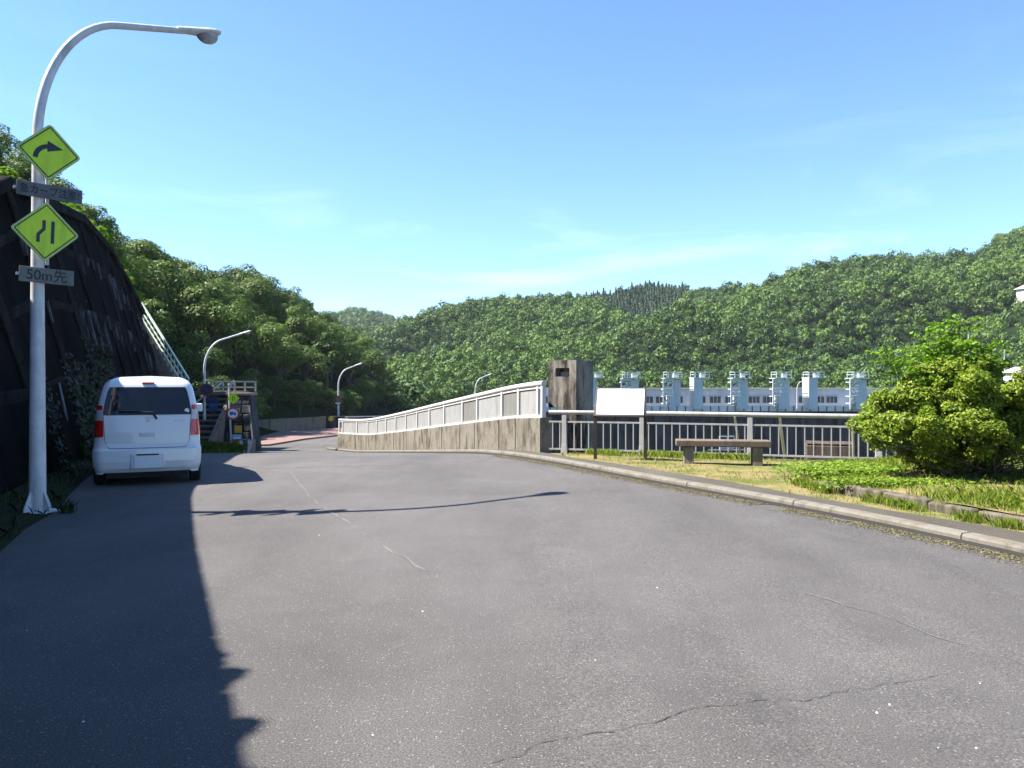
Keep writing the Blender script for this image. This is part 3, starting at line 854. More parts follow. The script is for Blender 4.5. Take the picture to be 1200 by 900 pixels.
for s in (-1, 1):
    f0 = lambda z: min(s * .42, s * bw(z)); f1 = lambda z: max(s * .42, s * bw(z))
    mbc = MB(); rows = []
    for z, inn in ((.175, .60), (.20, .56), (.23, .50), (.262, .40)):
        a, b_ = sorted((s * inn, s * bw(max(z, .2)))); rows.append([(a + (b_ - a) * k / 12, rear_y(a + (b_ - a) * k / 12, max(z, .2)) - .02, z) for k in range(13)])
    for r0, r1 in zip(rows, rows[1:]): mbc.strip(r0, r1)
    mbc.build('bumper_corner', 'carpaint', car, 60)
    # crease above the corner
    # tail light: red lamp with a clear upper lens
    li = lin([.68, .72, .9, .93, 1.13], [.588, .582, .592, .594, .605]); lo_ = lambda z: hw(z) + .0
    def a_(z): return min(s * li(z), s * lo_(z))
    def b2(z): return max(s * li(z), s * lo_(z))
    tl = patch(MB(), np.linspace(.69, .915, 6), a_, b2, .018, 10).build('tail_light', 'tailred', car, 60)
    patch(MB(), np.linspace(.918, 1.06, 5), a_, b2, .017, 10).build('clear_lens', 'tailclear', tl, 60)
    patch(MB(), np.linspace(1.062, 1.125, 4), a_, b2, .018, 10).build('upper_lens', 'tailred', tl, 60)
    # door mirror
    m_ = MB(); m_.box((s * .76, 2.42, 1.02), (.15, .09, .14)); m_.box((s * .69, 2.44, .97), (.1, .05, .04)); m_.build('door_mirror', 'carpaint', car, 0, bevel=.03)
    # side windows
    sw = MB(); rows = []
    for z in np.linspace(1.0, 1.36, 7):
        rows.append([(s * (hw(z) + .004), y, z) for y in np.linspace(rear_y(hw(z), z) + .22, yf_(z) - .55, 8)])
    for r0, r1 in zip(rows, rows[1:]): sw.strip(r0, r1)
    sw.build('side_window', 'carglass', car, 60)
    hl = MB()
    rows = []
    for z in np.linspace(.66, .84, 5):
        w = hw(z); rf = .34; yf = yf_(z); rows.append([(s * (w - rf + (rf + .006) * math.cos(t)), yf - rf + (rf + .006) * math.sin(t), z) for t in np.linspace(.35, 1.3, 8)])
    for r0, r1 in zip(rows, rows[1:]): hl.strip(r0, r1)
    hl.build('headlight', 'tailclear', car, 60)
    for y in (.52, 2.78):
        t = MB(); x0 = s * .655
        vs, fs, n = [], [], 28
        pr = [(-.08, .20), (-.08, .262), (-.06, .28), (.06, .28), (.08, .262), (.08, .20)]
        for dx, r in pr: vs += [(x0 + dx, y + r * math.cos(2 * math.pi * k / n), .28 + r * math.sin(2 * math.pi * k / n)) for k in range(n)]
        for i in range(len(pr) - 1):
            for k in range(n): fs.append((i * n + k, i * n + (k + 1) % n, (i + 1) * n + (k + 1) % n, (i + 1) * n + k))
        wh = t.add(vs, fs).build('wheel', 'rubber', car, 40)
        MB().tube([(x0 - .06, y, .28), (x0 + .06, y, .28)], .205, 24).build('rim', 'alloy', wh, 40)
ws = MB(); rows = []
for z in np.linspace(1.03, 1.44, 8):
    w = hw(z) - .06; rows.append([(x, yf_(z) + .004, z + .004) for x in np.linspace(-w, w, 10)])
MB()
for r0, r1 in zip(rows, rows[1:]): ws.strip(r0, r1)
ws.build('windscreen', 'carglass', car, 60)
MB().box((0, yr_(1.43) - .012, 1.435), (.17, .03, .028)).build('brake_light', 'tailred', car, bevel=.006)
mb = MB(); mb.tube([(.12, rear_y(.12, .93) - .03, .93), (.085, rear_y(.08, .985) - .03, .985), (.055, rear_y(.05, 1.02) - .03, 1.025)], [.018, .014, .011], 8)
mb.tube([(.06, rear_y(.05, 1.02) - .03, 1.025), (-.15, rear_y(.15, 1.03) - .03, 1.038), (-.385, rear_y(.38, 1.03) - .03, 1.04)], .0085, 8)
mb.tube([(.04, rear_y(.04, 1.02) - .018, 1.012), (-.385, rear_y(.38, 1.03) - .018, 1.024)], .006, 6)
mb.build('rear_wiper', 'rubber', car)
yq = rear_y(0, .71)
MB().box((0, yq - .014, .715), (.21, .02, .055)).build('tailgate_handle', 'carpaint', car, bevel=.006)
mb = MB(); ye = rear_y(0, .925) - .0125     # angular badge
ribbon2(mb, [(.026, .948), (-.002, .962), (-.026, .946), (.026, .904), (.002, .888), (-.026, .902)], .010, 0, .003)
mb.build('emblem', 'chrome', car, 0, loc=(0, ye, 0))
mb = MB()
for k in range(7): mb.box((.345 + k * .026, rear_y(.42, .91) - .0115, .905), (.019, .003, .013))
mb.build('badge_lettering', 'chrome', car, 0)
mb = MB(); mb.box((0, rear_y(.1, .36) - .017, .345), (.45, .02, .205)); mb.build('plate_recess', 'carpaint', car, bevel=.012)
mb = MB(); mb.box((0, rear_y(0, .43) - .028, .436), (.30, .014, .02)); mb.build('plate_lamp', 'gap', car)
MB().box((.0, rear_y(0, .34) - .034, .335), (.36, .008, .175)).build('number_plate', 'plate', car, bevel=.004)
mb = MB().box((0, .35, .17), (1.1, .5, .12)); mb.box((0, 1.7, .2), (1.2, 2.4, .1)); mb.tube([(.38, .3, .16), (.38, -.0, .155)], .024, 10)
mb.build('underbody', 'rubber', car)

# ------------------------------------------------------------------ bridge parapet, pillar
PR = resample(PARA, .35)
P0 = Vector((PR[0].x, PR[0].y, Gz(*PR[0])))
bp = thing('bridge_parapet', 'stained concrete parapet topped by white panelled railing', 'parapet', P0)
def B_(v): return Vector(v) - P0
inner = PR; outer = offset_poly(PR, .28)
CH, RH = .76, 1.53
def zb(p): return Gz(p.x, p.y) + .09
mb = MB()
prof = [[(a.x, a.y, zb(a) - .5), (a.x, a.y, zb(a) + CH - .02), (a.x + .01, a.y, zb(a) + CH), (b.x, b.y, zb(a) + CH), (b.x, b.y, zb(a) - 3)] for a, b in zip(inner, outer)]
for k in range(4): mb.strip([B_(q[k]) for q in prof], [B_(q[k + 1]) for q in prof])
for e in (prof[0], prof[-1]): mb.add([B_(q) for q in e], [tuple(range(5))])
mb.build('concrete_base', 'concrete', bp, 40)
midl = offset_poly(PR, .10)
cum = [0.0]
for a, b in zip(midl, midl[1:]): cum.append(cum[-1] + (b - a).length)
def along(s):
    s = max(0, min(cum[-1], s))
    for i in range(len(cum) - 1):
        if cum[i + 1] >= s:
            return midl[i].lerp(midl[i + 1], (s - cum[i]) / max(1e-6, cum[i + 1] - cum[i]))
    return midl[-1]
stops = [.06, .32, 1.55, 2.75, 4.85, 6.3] + list(np.arange(8.4, cum[-1] - .3, 2.05)) + [cum[-1] - .06]
for s in stops[2:-1]:
    p = along(s); q = (along(s + .05) - along(s - .05)).normalized(); nl = Vector((-q.y, q.x)) * .103
    MB().bar(B_((p.x + nl.x, p.y + nl.y, zb(p) - .05)), B_((p.x + nl.x, p.y + nl.y, zb(p) + CH)), .022, .012).build('form_joint', 'stone', bp, 0)
for s in stops:
    p = along(s); q = along(s + .05) - along(s - .05); a = math.atan2(q.y, q.x)
    MB().box(B_((p.x, p.y, zb(p) + CH + .34)), (.10, .09, .68), a).build('railing_post', 'whitepaint', bp, bevel=.006)
for i, (s0, s1) in enumerate(zip(stops, stops[1:])):
    if s1 - s0 < .5: continue
    nseg = 3; A, Bq = [], []
    for k in range(nseg + 1):
        p = along(s0 + .07 + (s1 - s0 - .14) * k / nseg); A.append(p)
    mb = MB(); O = offset_poly(A, .022); I = offset_poly(A, -.0)
    mb.strip([B_((p.x, p.y, zb(p) + CH + .06)) for p in I], [B_((p.x, p.y, zb(p) + RH - .13)) for p in I])
    mb.strip([B_((p.x, p.y, zb(p) + CH + .06)) for p in O], [B_((p.x, p.y, zb(p) + RH - .13)) for p in O])
    mb.strip([B_((p.x, p.y, zb(p) + RH - .13)) for p in I], [B_((p.x, p.y, zb(p) + RH - .13)) for p in O])
    mb.build('panel', 'panelgrey' if i in (2, 4) else 'panel', bp, 0)
mb = MB(); L = [along(s) for s in np.linspace(.02, cum[-1] - .02, 60)]
mb.tube([B_((p.x, p.y, zb(p) + RH - .03)) for p in L], .062, 12); mb.build('top_rail', 'whitepaint', bp, 50)
mb = MB()
for a, b in zip(L, L[1:]):
    mb.bar(B_((a.x, a.y, zb(a) + CH + .035)), B_((b.x, b.y, zb(b) + CH + .035)), .07, .06)
mb.build('bottom_rail', 'whitepaint', bp, 0)
mb = MB()
for a, b in zip(L, L[1:]): mb.bar(B_((a.x, a.y, zb(a) + RH - .115)), B_((b.x, b.y, zb(b) + RH - .115)), .05, .04)
mb.build('upper_rail', 'whitepaint', bp, 0)

PA = math.radians(-40)
pil = thing('gate_pillar', 'square stained concrete pillar with a small slot at the parapet end', 'pillar', (at(671, 530, 17.2).x, 17.2, Gz(1.3, 17)), PA)
# local: front face looks to -y, turned towards the lit road side
hs = .33; zt_ = 2.13; zc_ = 1.08
mb = MB(); sx0, sx1, sz0, sz1 = -.23, .15, zt_ - .36, zt_ - .17
for a, b, c0, c1 in ((-hs - .1, sx0, zc_, zt_), (sx1, hs, zc_, zt_), (sx0, sx1, zc_, sz0), (sx0, sx1, sz1, zt_)):
    mb.hexa([(a, -hs, c0), (b, -hs, c0), (b, -hs + .2, c0), (a, -hs + .2, c0), (a, -hs, c1), (b, -hs, c1), (b, -hs + .2, c1), (a, -hs + .2, c1)])
mb.hexa([(-hs - .1, -hs + .2, zc_), (hs, -hs + .2, zc_), (hs, hs, zc_), (-hs - .1, hs, zc_), (-hs - .1, -hs + .2, zt_), (hs, -hs + .2, zt_), (hs, hs, zt_), (-hs - .1, hs, zt_)])
mb.hexa([(-.08, -hs + .003, -.6), (hs, -hs + .003, -.6), (hs, hs, -.6), (-.08, hs, -.6), (-hs + .12, -hs + .003, zc_), (hs, -hs + .003, zc_), (hs, hs, zc_), (-hs + .12, hs, zc_)])
mb.build('shaft', 'pillar', pil, 0)
MB().box(((sx0 + sx1) / 2, -hs + .195, (sz0 + sz1) / 2 - .04), (sx1 - sx0 - .01, .02, .10)).build('slot_lit_patch', 'whitepaint', pil, 0)  # pale plate paints the light falling inside the slot

# ------------------------------------------------------------------ guard fence by the lawn
fz = lambda t: Gz(*(fence_pt(t))) + .10
FO = Vector((F0.x, F0.y, fz(0)))
fn = thing('guard_fence', 'white tube railing fence with thin bars behind the bench', 'fence', FO)
def Fp(t, z): p = fence_pt(t); return Vector((p.x, p.y, fz(t) + z)) - FO
FH = .87; END = 15.5
MB().tube([Fp(t, FH) for t in np.linspace(.02, END, 14)], .045, 12).build('top_rail', 'rail', fn, 50)
mb = MB()
for t0, t1 in zip(np.linspace(.02, END, 14), np.linspace(.02, END, 14)[1:]):
    mb.bar(Fp(t0, FH - .2), Fp(t1, FH - .2), .03, .035)
mb.build('middle_rail', 'rail', fn, 0)
mb = MB()
for t0, t1 in zip(np.linspace(.02, END, 14), np.linspace(.02, END, 14)[1:]):
    mb.bar(Fp(t0, .085), Fp(t1, .085), .03, .035)
mb.build('bottom_rail', 'rail', fn, 0)
posts = [.36, 2.02, 4.15, 6.45, 8.7, 10.95, 13.2, 15.4]
fa = math.atan2(FD.y, FD.x)
ob = None
for t in posts:
    if ob is None:
        mb = MB(); mb.hexa([(-.075, -.05, -.08), (.075, -.05, -.08), (.075, .05, -.08), (-.075, .05, -.08), (-.055, -.035, .22), (.055, -.035, .22), (.055, .035, .22), (-.055, .035, .22)])
        mb.hexa([(-.055, -.035, .22), (.055, -.035, .22), (.055, .035, .22), (-.055, .035, .22), (-.048, -.03, FH - .02), (.048, -.03, FH - .02), (.048, .03, FH - .02), (-.048, .03, FH - .02)])
        ob = mb.build('post', 'rail', fn, 0, bevel=.006)
    else:
        ob = ob.copy(); COL.objects.link(ob); ob.parent = fn
    ob.location = Fp(t, 0); ob.rotation_euler = (0, 0, fa)
ob = None
for t in np.arange(.1, END, .158):
    if min(abs(t - p) for p in posts) < .06: continue
    if ob is None:
        ob = MB().box((0, 0, (FH - .115) / 2), (.022, .022, FH - .285)).build('baluster', 'rail', fn, 0)
    else:
        ob = ob.copy(); COL.objects.link(ob); ob.parent = fn
    ob.location = Fp(t, 0); ob.rotation_euler = (0, 0, fa)

# ------------------------------------------------------------------ bench, information board
bx = thing('park_bench', 'plain wooden plank bench on two concrete legs', 'bench', (3.82, 13.95, Gz(3.8, 14) + .09), math.radians(-10))
MB().box((0, 0, .385), (1.66, .40, .115)).build('seat', 'bench', bx, bevel=.015)
for s in (-1, 1): MB().box((s * .60 , .0, .145), (.17, .32, .36)).build('leg', 'benchleg', bx, bevel=.01)
ia = math.atan2(14.4 - 15.0, .86)
ip = Vector((2.07, 14.7))
ib = thing('information_board', 'slanted sun bleached information board on two brown posts', 'information board', (ip.x, ip.y, Gz(ip.x, ip.y) + .09), math.radians(-13))
for s in (-1, 1):
    MB().bar((s * .475, 0, -.1), (s * .475, 0, .86), .06, .06).build('post', 'brown', ib, bevel=.004)
    MB().bar((s * .475, -.045, .82), (s * .455, .30, 1.385), .05, .05).build('side_frame', 'brown', ib, bevel=.004)
t_ = Vector((0, .33, .50)).normalized(); nn = Vector((0, -t_.z, t_.y))
c0 = Vector((0, -.055, .85)) 
def bd(u, v, w=0): return c0 + Vector((u, 0, 0)) + t_ * v + nn * w
MB().hexa([bd(-.45, 0, 0), bd(.45, 0, 0), bd(.45, .58, 0), bd(-.45, .58, 0), bd(-.45, 0, .03), bd(.45, 0, .03), bd(.45, .58, .03), bd(-.45, .58, .03)]).build('board', 'boardwhite', ib, 0, bevel=.003)
MB().hexa([bd(-.45, -.04, -.012), bd(.45, -.04, -.012), bd(.45, -.002, -.012), bd(-.45, -.002, -.012), bd(-.45, -.04, .035), bd(.45, -.04, .035), bd(.45, -.002, .035), bd(-.45, -.002, .035)]).build('lower_frame', 'brown', ib, 0)
mb = MB(); rr = random.Random(3)
def mark(u, v, w, h): mb.hexa([bd(u, v, .0305), bd(u + w, v, .0305), bd(u + w, v + h, .0305), bd(u, v + h, .0305), bd(u, v, .0315), bd(u + w, v, .0315), bd(u + w, v + h, .0315), bd(u, v + h, .0315)])
for k in range(3): mark(-.10 + k * .09, .50, .035, .02)
for k in range(12): mark(-.16 + k * .033, .435, rr.uniform(.01, .026), .012)
for k in range(12): mark(-.2 + k * .036, .06, rr.uniform(.015, .03), .016)
mb.build('faded_print', 'faint', ib, 0)

# ------------------------------------------------------------------ things just beyond the fence
def lean(label, a, b, r, t):
    p = thing('leaning_pole', label, 'pole', (a[0], a[1], a[2]))
    MB().tube([(0, 0, 0), tuple(Vector(b) - Vector(a))], r, 8).build('shaft', 'polecream', p)
    d_ = (Vector(a) - Vector(b)).normalized()
    MB().tube([(0, 0, 0), tuple(d_ * -.10)], r * 1.35, 8).build('foot_cap', 'white', p)
lz = 0.0
lean('thin cream pole leaning behind the bench seat', at(870, 552, 16.2), at(861, 488, 15.4), .02, 0)
lean('thicker cream pole leaning on the fence right of the bench', at(921, 546, 15.6), at(913.5, 488, 14.95), .026, 0)
lean('upright cream pole with vine leaves near the bush', at(1000.5, 548, 15.2), at(999, 489, 14.7), .022, 0)
cb = thing('concrete_box', 'brown stained concrete box below the fence near the bush', 'concrete box', (at(972, 540, 17.8).x, 17.8, -1.6), fa)
MB().box((0, 0, .85), (1.02, .9, 1.7)).build('box_body', 'boxbrown', cb, bevel=.02)
MB().box((0, 0, 1.735), (1.0, .88, .03)).build('lid', 'boxbrown', cb, bevel=.01)
wf = thing('white_frame', 'small white two bay metal frame beyond the bars behind the bench', 'frame', (at(852, 530, 18).x, 18, -1.6), 0)
mb = MB()
for x in (-.17, 0, .17): mb.bar((x, 0, 1.55), (x, 0, 1.88), .022)
for z in (1.60, 1.74, 1.87): mb.bar((-.18, 0, z), (.18, 0, z), .022)
mb.build('frame_bars', 'white', wf, 0)
MB().box((.05, .1, 1.535), (.85, .4, .03)).build('shelf', 'stone', wf, 0)
for x in (-.3, .36): MB().bar((x, .1, 0), (x, .1, 1.52), .05).build('leg', 'stone', wf, 0)
mb = MB(); mb.box((7, 19.0, -1.62), (24, 4.0, .2), fa * 1.0)
tag(mb.build('ledge', 'concrete', smooth=0), 'lower concrete ledge beyond the fence', kind='structure')

# ------------------------------------------------------------------ stairs, stone block and signs at the wall's end
SD = 40.0
sg = Vector((-14.9, 39.4, Gz(-14.9, 39.4)))
st = thing('stone_stairs', 'brown concrete staircase climbing beside the dark masonry block', 'stairs', sg)
mb = MB(); ns = 11
for k in range(ns):
    z = .27 * (k + 1); y0 = -1.6 + .30 * k
    mb.box((-.72, (y0 + 2.6) / 2 + .0, z - .05), (1.25, 2.6 - y0, .10))
mb.build('step', 'stair', st, 0)
mb = MB()
for k in range(ns):
    z = .27 * (k + 1); y0 = -1.6 + .30 * k
    mb.box((-.72, (y0 + .06 + 2.6) / 2, z - .185), (1.24, 2.6 - y0 - .06, .17))
mb.build('riser', 'stone', st, 0)
MB().hexa([(-.1, -1.75, -.3), (.12, -1.75, -.3), (.12, 2.6, -.3), (-.1, 2.6, -.3), (-.1, -1.75, .45), (.12, -1.75, .45), (.12, 1.5, 3.1), (-.1, 1.5, 3.1)]).build('stringer_wall', 'stair', st, 0)
MB().box((-1.0, 2.6, 2.96), (2.3, 2.2, .2)).build('landing', 'stair', st, 0)
sb_ = thing('masonry_block', 'dark stained stone masonry block with sloping side beside the stairs', 'stone wall', sg + Vector((.12, .4, 0)))
mb = MB().hexa([(0, -.6, -.2), (1.62, -.4, -.2), (1.55, .9, -.2), (0, .9, -.2), (.0, .1, 2.85), (1.16, .1, 2.85), (1.16, .9, 2.85), (0, .9, 2.85)])
mb.build('block', 'stone', sb_, 0)
mb = MB(); rr = random.Random(8)
for z in np.arange(.1, 2.7, .46):
    x = .02 + rr.uniform(0, .2); xm = 1.62 - .46 * z / 2.85 - .05
    while x < xm - .2:
        w = min(rr.uniform(.3, .55), xm - x); yy = -.58 + .70 * z / 2.85
        mb.hexa([(x + .02, yy - .05, z), (x + w - .02, yy - .05, z), (x + w - .02, yy + .2, z), (x + .02, yy + .2, z), (x + .02, yy + .045, z + .42), (x + w - .02, yy + .045, z + .42), (x + w - .02, yy + .25, z + .42), (x + .02, yy + .25, z + .42)]); x += w
mb.build('facing_stones', 'stone', sb_, 0, bevel=.04)
MB().box((.60, .5, 2.92), (1.34, 1.0, .14)).build('coping', 'stair', sb_, bevel=.02)
mb = MB().bar((1.62, -.62, .0), (1.18, -.05, 2.3), .07); mb.build('drain_pipe', 'plategrey', sb_)
gr = thing('landing_railing', 'white tube railing on the landing at the head of the stairs', 'railing', sg + Vector((-.4, 1.0, 3.06)))
mb = MB()
for x in (-.5, .1, .7, 1.25, 1.8): mb.bar((x, 0, 0), (x, 0, .55), .07)
mb.build('post', 'whitepaint', gr, 0)
mb = MB()
for z in (.22, .52): mb.bar((-.7, 0, z), (1.85, 0, z), .07)
mb.bar((.1, 0, .5), (-1.3, -1.2, -.9), .06)
mb.build('rail_bar', 'whitepaint', gr, 0)
# long pale railing of the upper flight, up the end of the wall
a = at(221, 444, 41.0); b = at(165, 354, 43.2)
sr = thing('stair_railing', 'long pale green railing climbing steeply along the wall end', 'railing', a)
mb = MB(); ab = b - a
mb.bar((0, 0, 0), ab, .09, .09); mb.build('handrail', 'railgreen', sr, 0)
mb = MB(); mb.bar(Vector((0, 0, -.8)), ab + Vector((0, 0, -.8)), .07); mb.bar(Vector((0, 0, -.42)), ab + Vector((0, 0, -.42)), .05); mb.build('lower_rail', 'railgreen', sr, 0)
for k in range(15):
    p = ab * (k / 14); MB().bar(p + Vector((0, 0, -1.5)), p, .045).build('baluster', 'railgreen', sr, 0)
mb = MB()
for k in range(14):
    p = ab * (k / 14); q = ab * ((k + 1) / 14)
    mb.box((p + q) / 2 + Vector((-.5, 0, -1.25 - .0)), (1.3, .7, .5))
mb.build('upper_flight', 'stair', sr, 0)

def sgn(px, py, D): return at(px, py, D)
def round_sign(label, c, r, ringm, fieldm, glyph=None, rz=0.2, group='round road signs by the stairs and lamps'):
    o = thing('round_sign', label, 'road sign', c, rz, group)
    MB().prism(disc((0, .012, 0), r, 36), (0, -.012, 0)).build('sign_plate', 'steel', o, 0)
    MB().prism(disc((0, -.001, 0), r * .80, 36), (0, -.003, 0)).build('sign_face', fieldm, o, 0)
    mb = MB(); ring(mb, (0, -.001, 0), r * .76, r * .99, .006); mb.build('red_ring', ringm, o, 0)
    if glyph:
        mb = MB(); glyph(mb, r); mb.build('symbol', 'blue' if fieldm == 'white' else ringm, o, 0)
    MB().box((0, .05, 0), (.06, .08, .05)).build('bracket', 'steel', o)
    return o
def g_truck(mb, r):
    y = -.0045
    mb.prism([(-.5 * r, y, -.18 * r), (.08 * r, y, -.18 * r), (.08 * r, y, .3 * r), (-.5 * r, y, .3 * r)], (0, -.003, 0))
    mb.prism([(.11 * r, y, -.18 * r), (.52 * r, y, -.18 * r), (.52 * r, y, .02 * r), (.36 * r, y, .18 * r), (.11 * r, y, .18 * r)], (0, -.003, 0))
    for x in (-.28 * r, .3 * r): mb.prism(disc((x, y, -.22 * r), .12 * r, 14), (0, -.0035, 0))
def g_slash(mb, r): ribbon2(mb, [(-.55 * r, .55 * r), (.55 * r, -.55 * r)], .16 * r, -.0045, .003)
post2 = sgn(271, 519, 37.2)
sp = thing('sign_post', 'white sign post carrying the yellow and truck signs by the stairs', 'sign post', (post2.x, 37.2, Gz(post2.x, 37.2)))
topz = EYE + (450 - 449) * 37.2 / F - Gz(post2.x, 37.2)
MB().tube([(0, 0, 0), (-.12, 0, topz)], .045, 10).build('pole', 'whitepaint', sp)
MB().bar((-.12, 0, topz - .2), (.12, 0, topz + .12), .1).build('cross_arm', 'whitepaint', sp)
fy = 37.1
c = sgn(273.4, 466.7, fy)
wd = thing('warning_sign', 'small yellow green diamond sign above the truck sign', 'road sign', c, .25)
MB().prism([(p[0], .01, p[2]) for p in diamond(.29, .02)], (0, -.012, 0)).build('sign_plate', 'yellowgreen', wd, 0)
mb = MB(); ribbon2(mb, [(-.03, -.12), (-.03, .12)], .03, -.003); ribbon2(mb, [(.06, -.12), (.06, .0), (.02, .12)], .03, -.003); mb.build('symbol', 'black', wd, 0)
c = sgn(275.5, 476, fy); o = thing('plate_sign', 'small faded grey plate between the yellow and truck signs', 'sign', c, .25)
MB().box((0, 0, 0), (.5, .012, .15)).build('plate', 'plategrey', o, 0)
round_sign('round no trucks sign with a blue truck in a red ring', sgn(273, 484.6, fy), .295, 'red', 'white', g_truck)
c = sgn(279, 503, fy); o = thing('orange_board', 'small square orange board under the no trucks sign', 'sign', c, .2)
MB().box((0, 0, 0), (.34, .03, .36)).build('board', 'orange', o, bevel=.02)
MB().box((.0, -.017, .04), (.2, .004, .06)).build('mark', 'yellow', o, 0)
c = sgn(277.5, 513, fy); o = thing('blue_board', 'small pale blue and white board at the foot of the sign post', 'sign', c, .2)
MB().box((0, 0, 0), (.42, .03, .32)).build('board', 'skyblue', o, bevel=.01)
MB().box((.02, -.017, -.05), (.3, .004, .14)).build('mark', 'white', o, 0)
hb = sgn(285, 529, 34)
o = thing('hazard_block', 'low concrete block with yellow and white slanting hazard stripes', 'block', (hb.x, 34, Gz(hb.x, 34)), math.radians(-12))
MB().box((0, 0, .30), (.98, .4, .6)).build('block', 'stair', o, bevel=.02)
mb = MB(); mw = MB()
for k, x in enumerate((-.42, -.16)):
    mb.prism([(x, -.202, .03), (x + .14, -.202, .03), (x + .0, -.202, .52), (x - .07, -.202, .52)] if k == 0 else [(x - .14, -.202, .03), (x - .02, -.202, .03), (x + .16, -.202, .52), (x + .04, -.202, .52)], (0, -.006, 0))
for x, dr in ((.10, 1), (.30, -1)):
    mw.prism([(x, -.202, .03), (x + .13, -.202, .03), (x + .13 - dr * .16, -.202, .55), (x - dr * .16, -.202, .55)], (0, -.006, 0))
mw.box((.40, -.204, .3), (.12, .006, .56))
mb.build('yellow_stripe', 'yellow', o, 0); mw.build('white_stripe', 'white', o, 0)
round_sign('dull round sign with backlit red ring on the lamp beside the car', sgn(242, 457, 39.2), .34, 'maroon', 'dullblue', g_slash, .1)
c = sgn(248, 468, 39.2); o = thing('plate_sign', 'dark blank plate under the dull round sign', 'sign', c, .1); MB().box((0, 0, 0), (.6, .015, .2)).build('plate', 'dullblue', o, 0)
c = sgn(250, 477, 39.0); o = thing('blue_board', 'dark blue square board low on the lamp beside the car', 'sign', c, .1)
MB().box((0, 0, 0), (.46, .02, .5)).build('board', 'dullblue', o, bevel=.01); MB().box((0, -.0115, .1), (.34, .003, .1)).build('mark', 'blue', o, 0)
round_sign('round pink sign in dull backlit colour on the lamp above the far parapet', Vector((p3.x, 65.85, EYE + (450 - 467.5) * 65.85 / F)), .30, 'maroon', 'pinkdull', None, 0)
c = Vector((p3.x, 65.86, EYE + (450 - 472.5) * 65.86 / F)); o = thing('plate_sign', 'little white plate under the pink sign on the far lamp', 'sign', c, 0); MB().box((0, -.02, 0), (.44, .012, .12)).build('plate', 'white', o, 0)

# far concrete parapet at the bend
fp0 = Vector((-17.1, 54.5)); fp1 = Vector((-10.4, 61.5))
fpz = Gz(-14, 58)
fpo = thing('concrete_parapet', 'low weathered concrete parapet at the far bend below the trees', 'parapet', (fp0.x, fp0.y, fpz))
PP = [Vector((-20.5, 53.6)), Vector((-17.6, 55.6)), Vector((-14.75, 60.4))]
mb = MB()
for p, q in zip(PP, PP[1:]):
    mb.bar((p.x - fp0.x, p.y - fp0.y, .42), (q.x - fp0.x, q.y - fp0.y, .42), .3, 1.0)
mb.build('wall_body', 'parapet', fpo, 0, bevel=.02)
mb = MB()
for p, q in zip(PP, PP[1:]):
    mb.bar((p.x - fp0.x, p.y - fp0.y, .96), (q.x - fp0.x, q.y - fp0.y, .96), .38, .09)
mb.build('coping', 'parapet', fpo, 0)
bk = at(393, 508, 61.0)
o = thing('parapet_block', 'dark block with a round yellow reflector ending the far parapet', 'block', (bk.x + .1, 61, fpz))
MB().box((.1, 0, .5), (1.1, .7, 1.05)).build('block', 'stone', o, bevel=.03)
mb = MB().prism([(x, -.36, z) for x, _, z in disc((-.36, 0, .83), .2, 20)], (0, -.05, 0)); mb.build('reflector', 'yellow', o, 0)
o = thing('guard_rail', 'thin pale guard rail running right from the far parapet', 'guard rail', (bk.x + .9, 61, fpz))
mb = MB()
for k in range(4): mb.bar((k * 2.0, k * .9, 0), (k * 2.0, k * .9, .95), .1)
mb.build('post', 'whitepaint', o, 0)
mb = MB()
for z in (.55, .95): mb.bar((-.2, 0, z), (6.4, 2.9, z), .08)
mb.build('rail_bar', 'whitepaint', o, 0)

# ------------------------------------------------------------------ dam and gatehouse
DA = math.radians(2.5)
dm = thing('dam', 'long dark concrete dam with panelled crest bridge across the valley', 'dam', (45, 150, -16), DA)
mb = MB().box((-14, 4, 6.0), (160, 8, 12.4)); mb.build('dam_wall', 'damwall', dm, 0)
mb = MB()
for x in np.arange(-60 - 7.2 * 4, 61, 7.2): mb.hexa([(x - .9, -3.4, 0), (x + .9, -3.4, 0), (x + .9, .0, 0), (x - .9, .0, 0), (x - .9, -1.2, 11.6), (x + .9, -1.2, 11.6), (x + .9, 0, 11.6), (x - .9, 0, 11.6)])
mb.build('buttress', 'damwall', dm, 0)
MB().box((-14, 2.5, 12.42), (160, 10, .4)).build('crest_road', 'damledge', dm, 0)
mb = MB()
mb.box((-14, -2.6, 12.75), (160, .25, .95)); mb.build('crest_beam', 'beam', dm, 0)
mb = MB()
for x in np.arange(-93, 64, 1.62): mb.box((x, -2.75, 12.75), (.16, .12, .96))
mb.build('beam_rib', 'damwall', dm, 0)
mb = MB(); mb.box((-14, -2.6, 13.3), (160, .1, .08))
for x in np.arange(-93, 64, 3.2): mb.box((x, -2.6, 13.26), (.06, .06, .14))
mb.build('crest_rail', 'whitepaint', dm, 0)

